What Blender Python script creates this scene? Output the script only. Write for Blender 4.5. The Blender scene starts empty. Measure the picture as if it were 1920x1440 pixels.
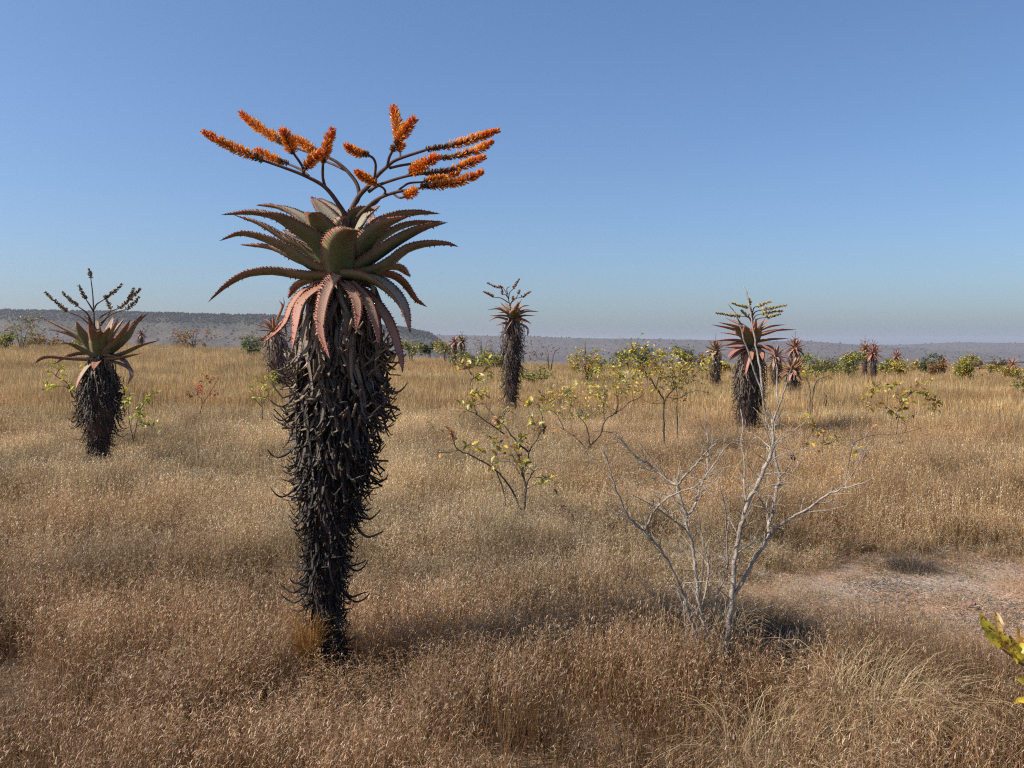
import bpy, math, random
import numpy as np
from mathutils import Vector, Matrix, Euler, noise

R = math.radians
scene = bpy.context.scene
COL = scene.collection

# ------------------------------------------------------------------ camera
FPX, HOR, CAM_Z = 1600.0, 648.0, 2.3            # focal length in photo pixels, horizon row, eye height
PITCH = math.atan((720 - HOR) / FPX)
cam_data = bpy.data.cameras.new('camera')
cam_data.sensor_width = 36.0
cam_data.lens = 36.0 * FPX / 1920.0
cam_data.clip_start = 0.05
cam_data.clip_end = 40000
cam = bpy.data.objects.new('camera', cam_data)
cam.location = (0, 0, CAM_Z)
cam.rotation_euler = (R(90) - PITCH, 0, 0)
COL.objects.link(cam)
scene.camera = cam

# ------------------------------------------------------------------ sky, sun, exposure
SUN_AZ, SUN_EL = R(256), R(45)                   # azimuth clockwise from +Y (view direction)
world = bpy.data.worlds.new('World')
scene.world = world
world.use_nodes = True
wn = world.node_tree.nodes
wn.clear()
w_out = wn.new('ShaderNodeOutputWorld')
w_bg = wn.new('ShaderNodeBackground')
w_sky = wn.new('ShaderNodeTexSky')
w_sky.sky_type = 'NISHITA'
w_sky.sun_disc = False
w_sky.sun_elevation = SUN_EL
w_sky.sun_rotation = SUN_AZ
w_sky.altitude = 900
w_sky.air_density = 1.1
w_sky.dust_density = 3.4
w_sky.ozone_density = 8.0
w_bg.inputs['Strength'].default_value = 0.103
world.node_tree.links.new(w_sky.outputs[0], w_bg.inputs['Color'])
world.node_tree.links.new(w_bg.outputs[0], w_out.inputs['Surface'])
sun_data = bpy.data.lights.new('sun', 'SUN')
sun_data.energy = 5.0
sun_data.angle = R(0.53)
sun_data.color = (1.0, 0.94, 0.85)
sun = bpy.data.objects.new('sun', sun_data)
to_sun = Vector((math.sin(SUN_AZ) * math.cos(SUN_EL), math.cos(SUN_AZ) * math.cos(SUN_EL), math.sin(SUN_EL)))
sun.rotation_euler = to_sun.to_track_quat('Z', 'Y').to_euler()
sun.location = to_sun * 50
COL.objects.link(sun)
scene.view_settings.view_transform = 'Standard'
scene.view_settings.look = 'None'
scene.view_settings.exposure = 0.5
scene.view_settings.gamma = 1.0
scene.render.engine = 'CYCLES'
scene.cycles.max_bounces = 5
scene.cycles.diffuse_bounces = 3
scene.cycles.glossy_bounces = 1
scene.cycles.transmission_bounces = 2
scene.cycles.volume_bounces = 0
scene.cycles.use_denoising = False
scene.cycles.denoiser = 'OPENIMAGEDENOISE'
scene.cycles.use_adaptive_sampling = False
scene.cycles.filter_width = 1.2

FW = Vector((0, math.cos(PITCH), -math.sin(PITCH)))
UP = Vector((0, math.sin(PITCH), math.cos(PITCH)))


def at(px, py, Y):
    """world point at depth Y that the photograph shows at pixel px, py"""
    d = FW + Vector((1, 0, 0)) * ((px - 960) / FPX) + UP * (-(py - 720) / FPX)
    return Vector((0, 0, CAM_Z)) + d * (Y / d.y)


# ------------------------------------------------------------------ noise and ground height
_rs = np.random.RandomState(7)
_tab = _rs.rand(256, 256)


def vnoise(x, y):
    x = np.asarray(x, float); y = np.asarray(y, float)
    xi = np.floor(x).astype(int); yi = np.floor(y).astype(int)
    fx = x - xi; fy = y - yi
    fx = fx * fx * (3 - 2 * fx); fy = fy * fy * (3 - 2 * fy)
    a = _tab[xi & 255, yi & 255]; b = _tab[(xi + 1) & 255, yi & 255]
    c = _tab[xi & 255, (yi + 1) & 255]; d = _tab[(xi + 1) & 255, (yi + 1) & 255]
    return (a * (1 - fx) + b * fx) * (1 - fy) + (c * (1 - fx) + d * fx) * fy


def fbm(x, y, o=3):
    s = 0; w = 0
    for i in range(o):
        s = s + vnoise(x * 2 ** i + 17.3 * i, y * 2 ** i + 5.1 * i) * 0.5 ** i
        w += 0.5 ** i
    return s / w


def sstep(a, b, x):
    t = np.clip((np.asarray(x, float) - a) / (b - a), 0, 1)
    return t * t * (3 - 2 * t)


def ground_z(x, y):
    x = np.asarray(x, float); y = np.asarray(y, float)
    r = np.hypot(x, y)
    a = np.arctan2(x, np.maximum(y, 1e-3))
    left = 1 - sstep(-0.52, 0.12, a)
    edge = 70 + 22 * left
    z = 1.70 * left * sstep(14, 78, r)
    z = z + 0.10 * (fbm(x * 0.35, y * 0.35, 2) - 0.5) * sstep(2, 6, r) + 0.5 * (fbm(x * 0.05 + 3, y * 0.05, 2) - 0.5) * sstep(12, 40, r)
    z = z - (sstep(0, 330, r - edge)) * 38
    z = z + 14 * (fbm(x * 0.004, y * 0.004, 3) - 0.5) * sstep(150, 700, r)
    return z


def gz(x, y):
    return float(ground_z(x, y))


PATCH = (4.95, 7.65, 2.40, 1.55)


def patch_d(x, y):
    """< 1 inside the bare soil patch"""
    cx, cy, rx, ry = PATCH
    d = np.hypot((np.asarray(x) - cx) / rx, (np.asarray(y) - cy + 0.10 * (np.asarray(x) - cx)) / ry)
    return d + 0.9 * (fbm(np.asarray(x) * 1.7 + 40, np.asarray(y) * 1.7, 3) - 0.5)


# ------------------------------------------------------------------ materials
def mat_new(name):
    m = bpy.data.materials.new(name)
    m.use_nodes = True
    n = m.node_tree.nodes
    n.clear()
    return m, n, m.node_tree.links


def mixrgb(n, l, fac, a, b, mode='MIX'):
    x = n.new('ShaderNodeMix'); x.data_type = 'RGBA'; x.blend_type = mode
    for sock, val in ((x.inputs[0], fac), (x.inputs[6], a), (x.inputs[7], b)):
        if isinstance(val, bpy.types.NodeSocket):
            l.new(val, sock)
        elif isinstance(val, (int, float)):
            sock.default_value = val
        else:
            sock.default_value = (*val[:3], 1)
    return x.outputs[2]


def noise_fac(n, l, scale, lo=0.35, hi=0.65, detail=4, coord=None, rough=0.6):
    t = n.new('ShaderNodeTexNoise')
    t.inputs['Scale'].default_value = scale
    t.inputs['Detail'].default_value = detail
    t.inputs['Roughness'].default_value = rough
    if coord is not None:
        l.new(coord, t.inputs['Vector'])
    r = n.new('ShaderNodeMapRange')
    r.inputs['From Min'].default_value = lo
    r.inputs['From Max'].default_value = hi
    l.new(t.outputs['Fac'], r.inputs['Value'])
    return r.outputs['Result']


def finish(n, l, color, rough=0.6, spec=0.3, transl=0.0, bump=None, bump_d=0.002):
    out = n.new('ShaderNodeOutputMaterial')
    b = n.new('ShaderNodeBsdfPrincipled')
    b.inputs['Roughness'].default_value = rough
    b.inputs['Specular IOR Level'].default_value = spec
    if isinstance(color, bpy.types.NodeSocket):
        l.new(color, b.inputs['Base Color'])
    else:
        b.inputs['Base Color'].default_value = (*color, 1)
    if bump is not None:
        bp = n.new('ShaderNodeBump')
        bp.inputs['Distance'].default_value = bump_d
        bp.inputs['Strength'].default_value = 0.8
        l.new(bump, bp.inputs['Height'])
        l.new(bp.outputs[0], b.inputs['Normal'])
    if transl > 0:
        t = n.new('ShaderNodeBsdfTranslucent')
        if isinstance(color, bpy.types.NodeSocket):
            l.new(color, t.inputs['Color'])
        else:
            t.inputs['Color'].default_value = (*color, 1)
        mx = n.new('ShaderNodeMixShader')
        mx.inputs[0].default_value = transl
        l.new(b.outputs[0], mx.inputs[1]); l.new(t.outputs[0], mx.inputs[2])
        l.new(mx.outputs[0], out.inputs['Surface'])
    else:
        l.new(b.outputs[0], out.inputs['Surface'])


def attr(n, name, typ='GEOMETRY'):
    a = n.new('ShaderNodeAttribute'); a.attribute_name = name; a.attribute_type = typ
    return a


def make_materials():
    M = {}
    # grass: blade colour times the tint of its clump
    m, n, l = mat_new('dry_grass')
    c = mixrgb(n, l, 1.0, attr(n, 'Col').outputs['Color'], attr(n, 'tint', 'INSTANCER').outputs['Color'], 'MULTIPLY')
    finish(n, l, c, 0.5, 0.4, 0.33)
    M['grass'] = m
    m, n, l = mat_new('tussock_grass')
    finish(n, l, attr(n, 'Col').outputs['Color'], 0.5, 0.4, 0.2)
    M['tussock'] = m
    # leaf joined into a crown
    m, n, l = mat_new('foliage')
    c = mixrgb(n, l, noise_fac(n, l, 3.0), attr(n, 'Col').outputs['Color'], (0.9, 0.8, 0.7), 'MULTIPLY')
    finish(n, l, attr(n, 'Col').outputs['Color'], 0.45, 0.4, 0.35)
    M['foliage'] = m
    # single leaf: its own object colour, browned at places
    m, n, l = mat_new('shrub_leaf')
    oi = n.new('ShaderNodeObjectInfo')
    tc = n.new('ShaderNodeTexCoord')
    c = mixrgb(n, l, noise_fac(n, l, 45.0, 0.55, 0.7, coord=tc.outputs['Object']), oi.outputs['Color'], (0.25, 0.12, 0.04))
    finish(n, l, c, 0.4, 0.45, 0.35)
    M['leaf'] = m
    m, n, l = mat_new('mottled_leaf')
    oi = n.new('ShaderNodeObjectInfo'); tc = n.new('ShaderNodeTexCoord')
    c = mixrgb(n, l, noise_fac(n, l, 60.0, 0.54, 0.62, 3, coord=tc.outputs['Object']), oi.outputs['Color'], (0.34, 0.15, 0.05))
    c = mixrgb(n, l, noise_fac(n, l, 90.0, 0.60, 0.66, 2, coord=tc.outputs['Object']), c, (0.10, 0.05, 0.03))
    finish(n, l, c, 0.4, 0.45, 0.5)
    M['mottled'] = m
    # bark
    for key, ca, cb in (('bark', (0.115, 0.088, 0.068), (0.06, 0.047, 0.038)), ('pale_bark', (0.42, 0.36, 0.29), (0.22, 0.17, 0.13)),
                        ('tan_bark', (0.24, 0.16, 0.105), (0.14, 0.09, 0.06)), ('stalk', (0.12, 0.065, 0.05), (0.065, 0.038, 0.03))):
        m, n, l = mat_new(key)
        tc = n.new('ShaderNodeTexCoord')
        f = noise_fac(n, l, 25.0, 0.35, 0.65, coord=tc.outputs['Object'])
        f2 = noise_fac(n, l, 140.0, 0.3, 0.7, coord=tc.outputs['Object'])
        c = mixrgb(n, l, f, ca, cb)
        finish(n, l, c, 0.75, 0.2, 0, f2, 0.003)
        M[key] = m
    # aloe leaf: grey green, redder at the margin and tip; R along, G across, object colour R = redness
    m, n, l = mat_new('aloe_leaf')
    oi = n.new('ShaderNodeObjectInfo')
    so = n.new('ShaderNodeSeparateColor'); l.new(oi.outputs['Color'], so.inputs[0])
    sp = n.new('ShaderNodeSeparateColor'); l.new(attr(n, 'Col').outputs['Color'], sp.inputs[0])
    tc = n.new('ShaderNodeTexCoord')
    nz = noise_fac(n, l, 9.0, 0.3, 0.7, coord=tc.outputs['Object'])
    fine = noise_fac(n, l, 120.0, 0.3, 0.7, coord=tc.outputs['Object'])
    green = mixrgb(n, l, nz, (0.080, 0.118, 0.045), (0.118, 0.158, 0.070))
    green = mixrgb(n, l, sp.outputs[2], green, (0.27, 0.265, 0.17))
    red = mixrgb(n, l, nz, (0.31, 0.085, 0.055), (0.40, 0.14, 0.085))
    def math_n(op, a, b):
        x = n.new('ShaderNodeMath'); x.operation = op; x.use_clamp = op in ('ADD', 'MULTIPLY_ADD')
        for s, v in ((x.inputs[0], a), (x.inputs[1], b)):
            if isinstance(v, bpy.types.NodeSocket): l.new(v, s)
            else: s.default_value = v
        return x.outputs[0]
    f1 = math_n('POWER', sp.outputs[0], 2.6)
    f2 = math_n('MULTIPLY', math_n('POWER', sp.outputs[1], 5.0), 0.8)
    f = math_n('ADD', math_n('MULTIPLY', f1, 0.65), f2)
    f = math_n('ADD', math_n('MULTIPLY', f, math_n('ADD', math_n('MULTIPLY', nz, 0.5), 0.6)), so.outputs[0])
    c = mixrgb(n, l, f, green, red)
    tipf = n.new('ShaderNodeMapRange'); tipf.inputs['From Min'].default_value = 0.90; tipf.inputs['From Max'].default_value = 1.0
    l.new(sp.outputs[0], tipf.inputs['Value'])
    c = mixrgb(n, l, tipf.outputs[0], c, (0.10, 0.05, 0.04))
    spots = noise_fac(n, l, 60.0, 0.62, 0.72, 2, coord=tc.outputs['Object'])
    c = mixrgb(n, l, math_n('MULTIPLY', spots, 0.6), c, (0.07, 0.045, 0.03))
    finish(n, l, c, 0.5, 0.3, 0, fine, 0.002)
    M['aloe_leaf'] = m
    m, n, l = mat_new('thorn')
    finish(n, l, (0.12, 0.05, 0.035), 0.4, 0.4)
    M['thorn'] = m
    # dead aloe leaf: object colour, streaked
    for key in ('dead_leaf', 'dead_skirt'):
        m, n, l = mat_new(key)
        tc = n.new('ShaderNodeTexCoord')
        src = n.new('ShaderNodeObjectInfo').outputs['Color'] if key == 'dead_leaf' else attr(n, 'Col').outputs['Color']
        c = mixrgb(n, l, noise_fac(n, l, 22.0, 0.45, 0.75, coord=tc.outputs['Object']), src, (0.24, 0.19, 0.15))
        c = mixrgb(n, l, 0.72, c, src)
        finish(n, l, c, 0.6, 0.25, 0, noise_fac(n, l, 90.0, 0.3, 0.7, coord=tc.outputs['Object']), 0.004)
        M[key] = m
    m, n, l = mat_new('flower')
    finish(n, l, attr(n, 'Col').outputs['Color'], 0.4, 0.4, 0.35)
    M['flower'] = m
    m, n, l = mat_new('seed_head')
    finish(n, l, attr(n, 'Col').outputs['Color'], 0.65, 0.25, 0.0)
    M['seed_head'] = m
    # ground
    m, n, l = mat_new('ground_soil')
    g = n.new('ShaderNodeNewGeometry')
    pos = g.outputs['Position']
    big = noise_fac(n, l, 0.09, 0.35, 0.65, 5, pos)
    mid = noise_fac(n, l, 0.9, 0.35, 0.65, 5, pos)
    fine = noise_fac(n, l, 22.0, 0.3, 0.7, 4, pos)
    litter = noise_fac(n, l, 45.0, 0.55, 0.66, 4, pos)
    straw = mixrgb(n, l, big, (0.15, 0.095, 0.055), (0.20, 0.135, 0.08))
    straw = mixrgb(n, l, mid, straw, (0.13, 0.08, 0.045))
    straw = mixrgb(n, l, litter, straw, (0.30, 0.22, 0.13))
    soil = mixrgb(n, l, noise_fac(n, l, 0.9, 0.42, 0.60, 5, pos), (0.38, 0.18, 0.08), (0.30, 0.225, 0.165))
    soil = mixrgb(n, l, fine, soil, (0.26, 0.18, 0.125))
    soil = mixrgb(n, l, litter, soil, (0.42, 0.38, 0.33))
    bm = attr(n, 'bare').outputs['Fac']
    c = mixrgb(n, l, bm, straw, soil)
    woods = mixrgb(n, l, noise_fac(n, l, 0.02, 0.35, 0.6, 8, pos, 0.7), (0.145, 0.112, 0.086), (0.09, 0.075, 0.058))
    c = mixrgb(n, l, attr(n, 'far').outputs['Fac'], c, woods)
    finish(n, l, c, 0.9, 0.1, 0, fine, 0.02)
    M['ground'] = m
    m, n, l = mat_new('hill_bush')
    g = n.new('ShaderNodeNewGeometry'); pos = g.outputs['Position']
    a = mixrgb(n, l, noise_fac(n, l, 0.012, 0.35, 0.62, 9, pos, 0.72), (0.125, 0.098, 0.075), (0.078, 0.064, 0.050))
    b = mixrgb(n, l, noise_fac(n, l, 0.02, 0.38, 0.6, 9, pos, 0.75), (0.075, 0.078, 0.045), (0.03, 0.036, 0.022))
    c = mixrgb(n, l, attr(n, 'green').outputs['Fac'], a, b)
    finish(n, l, c, 0.95, 0.05, 0, noise_fac(n, l, 0.06, 0.3, 0.7, 6, pos), 6.0)
    M['hill'] = m
    m, n, l = mat_new('rock')
    tc = n.new('ShaderNodeTexCoord')
    oi = n.new('ShaderNodeObjectInfo')
    c = mixrgb(n, l, noise_fac(n, l, 18.0, 0.35, 0.65, coord=tc.outputs['Object']), oi.outputs['Color'], (0.12, 0.085, 0.07))
    finish(n, l, c, 0.9, 0.1, 0, noise_fac(n, l, 50.0, 0.3, 0.7, coord=tc.outputs['Object']), 0.01)
    M['rock'] = m
    return M


M = make_materials()


# ------------------------------------------------------------------ mesh helpers
ORG = {}


def catmull(pts, n):
    P = [Vector(p) for p in pts]
    if len(P) == 2:
        return [P[0].lerp(P[1], i / n) for i in range(n + 1)]
    P = [P[0] * 2 - P[1]] + P + [P[-1] * 2 - P[-2]]
    segs = len(P) - 3
    out = []
    for i in range(n + 1):
        u = i / n * segs
        k = min(int(u), segs - 1)
        t = u - k
        a, b, c, d = P[k:k + 4]
        out.append(0.5 * ((2 * b) + (c - a) * t + (2 * a - 5 * b + 4 * c - d) * t * t + (3 * b - a - 3 * c + d) * t ** 3))
    return out


class MB:
    def __init__(s):
        s.v = []; s.f = []; s.c = []

    def add(s, verts, faces, col=(1, 1, 1)):
        o = len(s.v)
        s.v.extend(verts)
        s.f.extend([tuple(i + o for i in f) for f in faces])
        if isinstance(col, list):
            s.c.extend(col)
        else:
            s.c.extend([col] * len(verts))

    def tube(s, pts, radii, n=5, col=(1, 1, 1), cap=True):
        m = len(pts)
        if not isinstance(radii, (list, tuple)):
            radii = [radii] * m
        t = (pts[1] - pts[0]).normalized()
        ref = Vector((0, 0, 1)) if abs(t.z) < 0.9 else Vector((1, 0, 0))
        u = t.cross(ref).normalized()
        V = []; F = []
        for i in range(m):
            t = (pts[min(i + 1, m - 1)] - pts[max(i - 1, 0)])
            if t.length < 1e-9:
                t = Vector((0, 0, 1))
            t.normalize()
            u = u - t * u.dot(t)
            if u.length < 1e-6:
                u = t.orthogonal()
            u.normalize()
            w = t.cross(u)
            for k in range(n):
                a = 2 * math.pi * k / n
                V.append(pts[i] + (u * math.cos(a) + w * math.sin(a)) * radii[i])
            if i:
                for k in range(n):
                    k2 = (k + 1) % n
                    F.append(((i - 1) * n + k, (i - 1) * n + k2, i * n + k2, i * n + k))
        if cap:
            F.append(tuple(range((m - 1) * n, m * n)))
            F.append(tuple(reversed(range(n))))
        s.add(V, F, col)

    def mesh(s, name, mat, origin=Vector((0, 0, 0)), smooth=True):
        me = bpy.data.meshes.new(name)
        ox, oy, oz = origin
        me.from_pydata([(v[0] - ox, v[1] - oy, v[2] - oz) for v in s.v], [], s.f)
        ca = me.color_attributes.new('Col', 'FLOAT_COLOR', 'POINT')
        arr = np.ones((len(s.v), 4), np.float32)
        arr[:, :3] = np.array(s.c, np.float32).reshape(-1, 3)
        ca.data.foreach_set('color', arr.ravel())
        if smooth:
            me.polygons.foreach_set('use_smooth', np.ones(len(me.polygons), bool))
        me.materials.append(mat)
        me.update()
        return me

    def build(s, name, mat, parent=None, smooth=True):
        org = ORG.get(parent.name, Vector((0, 0, 0))) if parent else Vector((0, 0, 0))
        o = bpy.data.objects.new(name, s.mesh(name, mat, org, smooth))
        COL.objects.link(o)
        if parent:
            o.parent = parent
            ORG[o.name] = org
        return o


def tag(o, label, cat, group=None):
    o['label'] = label; o['category'] = cat
    if group:
        o['group'] = group
    return o


def thing(name, loc, label, cat, group=None):
    o = bpy.data.objects.new(name, None)
    o.empty_display_size = 0.2
    o.location = loc
    COL.objects.link(o)
    ORG[o.name] = Vector(loc)
    return tag(o, label, cat, group)


def struct(o):
    o['kind'] = 'structure'
    return o


def stuff(o):
    o['kind'] = 'stuff'
    return o


# ------------------------------------------------------------------ ground sheet
def build_ground():
    rad = [0.0]
    r = 0.6
    while r < 60:
        rad.append(r); r *= 1.045
    while r < 9000:
        rad.append(r); r *= 1.06
    rad = np.array(rad + [9000.0])
    na = 260
    th = np.linspace(-math.pi, math.pi, na, endpoint=False)
    # finer in front of the camera
    th = th - 0.45 * np.sin(th)
    X = np.outer(rad, np.sin(th)); Y = np.outer(rad, np.cos(th))
    Z = ground_z(X, Y)
    V = np.stack([X.ravel(), Y.ravel(), Z.ravel()], 1)
    F = []
    for i in range(1, len(rad)):
        for k in range(na):
            k2 = (k + 1) % na
            F.append(((i - 1) * na + k, i * na + k, i * na + k2, (i - 1) * na + k2))
    me = bpy.data.meshes.new('ground')
    me.from_pydata(V.tolist(), [], F)
    bare = 1 - sstep(0.8, 1.25, patch_d(V[:, 0], V[:, 1]))
    a = me.attributes.new('bare', 'FLOAT', 'POINT'); a.data.foreach_set('value', bare.astype(np.float32))
    rr = np.hypot(V[:, 0], V[:, 1])
    a = me.attributes.new('far', 'FLOAT', 'POINT'); a.data.foreach_set('value', sstep(90, 150, rr).astype(np.float32))
    me.polygons.foreach_set('use_smooth', np.ones(len(me.polygons), bool))
    me.materials.append(M['ground'])
    o = bpy.data.objects.new('ground', me); COL.objects.link(o)
    struct(o)


build_ground()


def build_ridge(name, prof, D, depth, foot_z, seed, jag):
    """a long hill whose skyline passes the photo pixels in prof, its crest D metres away"""
    px = np.array([p[0] for p in prof], float); py = np.array([p[1] for p in prof], float)
    xs = np.linspace(px[0], px[-1], 420)
    top = np.interp(xs, px, py)
    ang = np.arctan((xs - 960) / FPX)
    h = CAM_Z + (HOR - top) / FPX * D                      # height of the crest at forward depth D
    h = h + jag * (fbm(xs * 0.05 + seed, xs * 0 + 2.0, 3) - 0.5)
    ss = np.array([-1.0, -0.8, -0.6, -0.45, -0.33, -0.24, -0.17, -0.12, -0.08, -0.05, -0.025, 0.0, 0.05, 0.15, 0.4, 1.0])
    hh = np.array([0.0, 0.06, 0.15, 0.25, 0.36, 0.47, 0.58, 0.69, 0.80, 0.90, 0.97, 1.0, 1.0, 0.95, 0.7, 0.0])
    ss2 = np.interp(np.linspace(0, 1, 46), np.linspace(0, 1, 16), ss)
    hh2 = np.interp(np.linspace(0, 1, 46), np.linspace(0, 1, 16), hh)
    V = []; G = []
    for i, x in enumerate(xs):
        wob = 60 * (fbm(np.array([x * 0.012 + seed]), np.array([4.0]), 3)[0] - 0.5) * depth / 700
        for s, k in zip(ss2, hh2):
            y = D + s * depth + wob * (1 - abs(s))
            X = (x - 960) / FPX * y
            n = fbm(np.array([X * 0.01 + seed]), np.array([y * 0.01]), 4)[0] - 0.5
            z = foot_z + (h[i] - foot_z) * k + n * 9 * (1 - k ** 6) * (depth / 700)
            V.append((X, y, z))
            G.append(float(np.clip((k - 0.62 + 0.25 * n) / 0.25, 0, 1) * (1.0 if D < 3000 else 0.25) if s <= 0.06 else 0.5))
    m = len(ss2)
    F = [((i * m + j), ((i + 1) * m + j), ((i + 1) * m + j + 1), (i * m + j + 1)) for i in range(len(xs) - 1) for j in range(m - 1)]
    me = bpy.data.meshes.new(name)
    me.from_pydata(V, [], F)
    a = me.attributes.new('green', 'FLOAT', 'POINT'); a.data.foreach_set('value', np.array(G, np.float32))
    me.polygons.foreach_set('use_smooth', np.ones(len(me.polygons), bool))
    me.materials.append(M['hill'])
    o = bpy.data.objects.new(name, me); COL.objects.link(o)
    struct(o)
    return np.array(V).reshape(len(xs), m, 3), np.array(hh2), np.array(ss2)


LEFT_RIDGE = build_ridge('hill', [(-900, 588), (-300, 583), (0, 582), (130, 583), (260, 586), (390, 590), (500, 592), (620, 602),
                                  (748, 614), (779, 620), (808, 626), (826, 640), (850, 655), (900, 675)], 1700, 750, -34, 3.0, 2.5)
FAR_RIDGE = build_ridge('hill', [(500, 640), (700, 631), (844, 628), (896, 629), (1000, 631), (1089, 634), (1240, 636), (1400, 639),
                                 (1516, 640), (1576, 644), (1615, 648), (1700, 652), (1900, 668), (2100, 690)], 3600, 1500, -40, 11.0, 3.0)
FAR_RIDGE2 = build_ridge('hill', [(1200, 650), (1500, 648), (1615, 647), (1667, 647), (1743, 644), (1785, 642), (1920, 643), (2300, 640), (3000, 642)],
                         4600, 1700, -40, 23.0, 3.0)


# ------------------------------------------------------------------ point instancing for uncountable cover
def scatter_object(name, pts, rot, scl, idx, tint, sources):
    me = bpy.data.meshes.new(name)
    me.from_pydata(pts.tolist(), [], [])
    for nm, typ, data, key in (('rot', 'FLOAT_VECTOR', rot, 'vector'), ('scl', 'FLOAT_VECTOR', scl, 'vector'),
                               ('idx', 'INT', idx, 'value'), ('tint', 'FLOAT_COLOR', tint, 'color')):
        a = me.attributes.new(nm, typ, 'POINT')
        a.data.foreach_set(key, np.ascontiguousarray(data, dtype=np.int32 if typ == 'INT' else np.float32).ravel())
    o = bpy.data.objects.new(name, me)
    COL.objects.link(o)
    src = bpy.data.collections.new(name + '_kinds')
    for i, s in enumerate(sources):
        so = bpy.data.objects.new('%s_kind_%02d' % (name, i), s)
        src.objects.link(so)
    ng = bpy.data.node_groups.new(name + '_scatter', 'GeometryNodeTree')
    ng.interface.new_socket('Geometry', in_out='INPUT', socket_type='NodeSocketGeometry')
    ng.interface.new_socket('Geometry', in_out='OUTPUT', socket_type='NodeSocketGeometry')
    N, L = ng.nodes, ng.links
    gi = N.new('NodeGroupInput'); go = N.new('NodeGroupOutput')
    ci = N.new('GeometryNodeCollectionInfo')
    ci.inputs['Collection'].default_value = src
    ci.inputs['Separate Children'].default_value = True
    ci.inputs['Reset Children'].default_value = True
    ip = N.new('GeometryNodeInstanceOnPoints')
    ip.inputs['Pick Instance'].default_value = True
    def named(nm, typ):
        a = N.new('GeometryNodeInputNamedAttribute'); a.data_type = typ
        a.inputs['Name'].default_value = nm
        return [s for s in a.outputs if s.name == 'Attribute' and s.enabled][0]
    L.new(gi.outputs[0], ip.inputs['Points'])
    L.new(ci.outputs[0], ip.inputs['Instance'])
    L.new(named('idx', 'INT'), ip.inputs['Instance Index'])
    L.new(named('rot', 'FLOAT_VECTOR'), ip.inputs['Rotation'])
    L.new(named('scl', 'FLOAT_VECTOR'), ip.inputs['Scale'])
    L.new(ip.outputs[0], go.inputs[0])
    md = o.modifiers.new('scatter', 'NODES')
    md.node_group = ng
    return stuff(o)


# ------------------------------------------------------------------ grass
STRAW = [(0.55, 0.415, 0.215), (0.48, 0.345, 0.165), (0.40, 0.265, 0.120), (0.34, 0.195, 0.090), (0.54, 0.44, 0.26), (0.44, 0.29, 0.135)]
PALE = [(0.72, 0.62, 0.46), (0.62, 0.48, 0.31), (0.46, 0.29, 0.17), (0.36, 0.20, 0.12), (0.75, 0.66, 0.52)]


OLD = [(0.20, 0.12, 0.065), (0.15, 0.085, 0.05), (0.27, 0.17, 0.085), (0.11, 0.07, 0.045)]


def ribbon(mb, pts, w0, w1, side, col):
    n = len(pts)
    V = []; F = []
    for i, p in enumerate(pts):
        w = w0 + (w1 - w0) * i / (n - 1)
        V.append(p - side * w * 0.5); V.append(p + side * w * 0.5)
        if i:
            F.append((2 * i - 2, 2 * i - 1, 2 * i + 1, 2 * i))
    mb.add(V, F, col)


def grass_clump(seed, nst, rad, h, width, spikelets, nleaf, spk_len=0.03, lean=0.25, seg=3, old=False):
    rg = random.Random(seed)
    mb = MB()
    for i in range(nst):
        a = rg.uniform(0, 6.283); r = rad * math.sqrt(rg.random())
        b = Vector((r * math.cos(a), r * math.sin(a), -0.03))
        hh = h * rg.uniform(0.55, 1.1)
        la = rg.uniform(0, 6.283); ln = hh * lean * rg.random() ** 1.5 * 1.6
        tip = b + Vector((math.cos(la) * ln, math.sin(la) * ln, hh))
        mid = b.lerp(tip, 0.55) + Vector((rg.uniform(-.02, .02), rg.uniform(-.02, .02), 0)) - Vector((math.cos(la), math.sin(la), 0)) * ln * 0.2
        pts = catmull([b, mid, tip], seg)
        sa = rg.uniform(0, 6.283); side = Vector((math.cos(sa), math.sin(sa), 0))
        col = rg.choice(STRAW)
        k = rg.uniform(0.8, 1.2); col = tuple(c * k for c in col)
        ribbon(mb, pts, width, width * 0.5, side, col)
        ns = int(spikelets * rg.uniform(0.5, 1.4))
        for j in range(ns):
            t = 1 - 0.34 * rg.random() ** 1.4
            p = pts[int(t * seg * 0.999)].lerp(pts[min(int(t * seg * 0.999) + 1, seg)], (t * seg) % 1)
            sa = rg.uniform(0, 6.283)
            d = Vector((math.cos(sa), math.sin(sa), rg.uniform(0.3, 1.3))).normalized()
            L = spk_len * rg.uniform(0.6, 1.3)
            q1 = p + d * L * 0.55
            q2 = q1 + Vector((d.x, d.y, d.z - rg.uniform(0.4, 1.5))).normalized() * L * 0.55
            sd = d.cross(Vector((0, 0, 1))).normalized()
            c2 = rg.choice(PALE); k = rg.uniform(0.8, 1.2)
            ribbon(mb, [p, q1, q2], width * 1.5, width * 1.1, sd, tuple(c * k for c in c2))
    for i in range(nleaf):
        a = rg.uniform(0, 6.283); r = rad * math.sqrt(rg.random())
        b = Vector((r * math.cos(a), r * math.sin(a), -0.02))
        d = Vector((math.cos(a + rg.uniform(-1, 1)), math.sin(a + rg.uniform(-1, 1)), 0))
        L = h * rg.uniform(0.4, 0.9)
        mid = b + d * L * 0.25 + Vector((0, 0, L * 0.65)); tip = b + d * L * rg.uniform(0.25, 0.65) + Vector((0, 0, L * rg.uniform(0.5, 0.95)))
        sd = d.cross(Vector((0, 0, 1)))
        col = rg.choice(OLD if old else STRAW); k = rg.uniform(0.7, 1.2)
        ribbon(mb, catmull([b, mid, tip], 3), width * 1.6, width * 0.4, sd, tuple(c * k for c in col))
    return mb.mesh('grass_clump', M['grass'], smooth=False)


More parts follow.
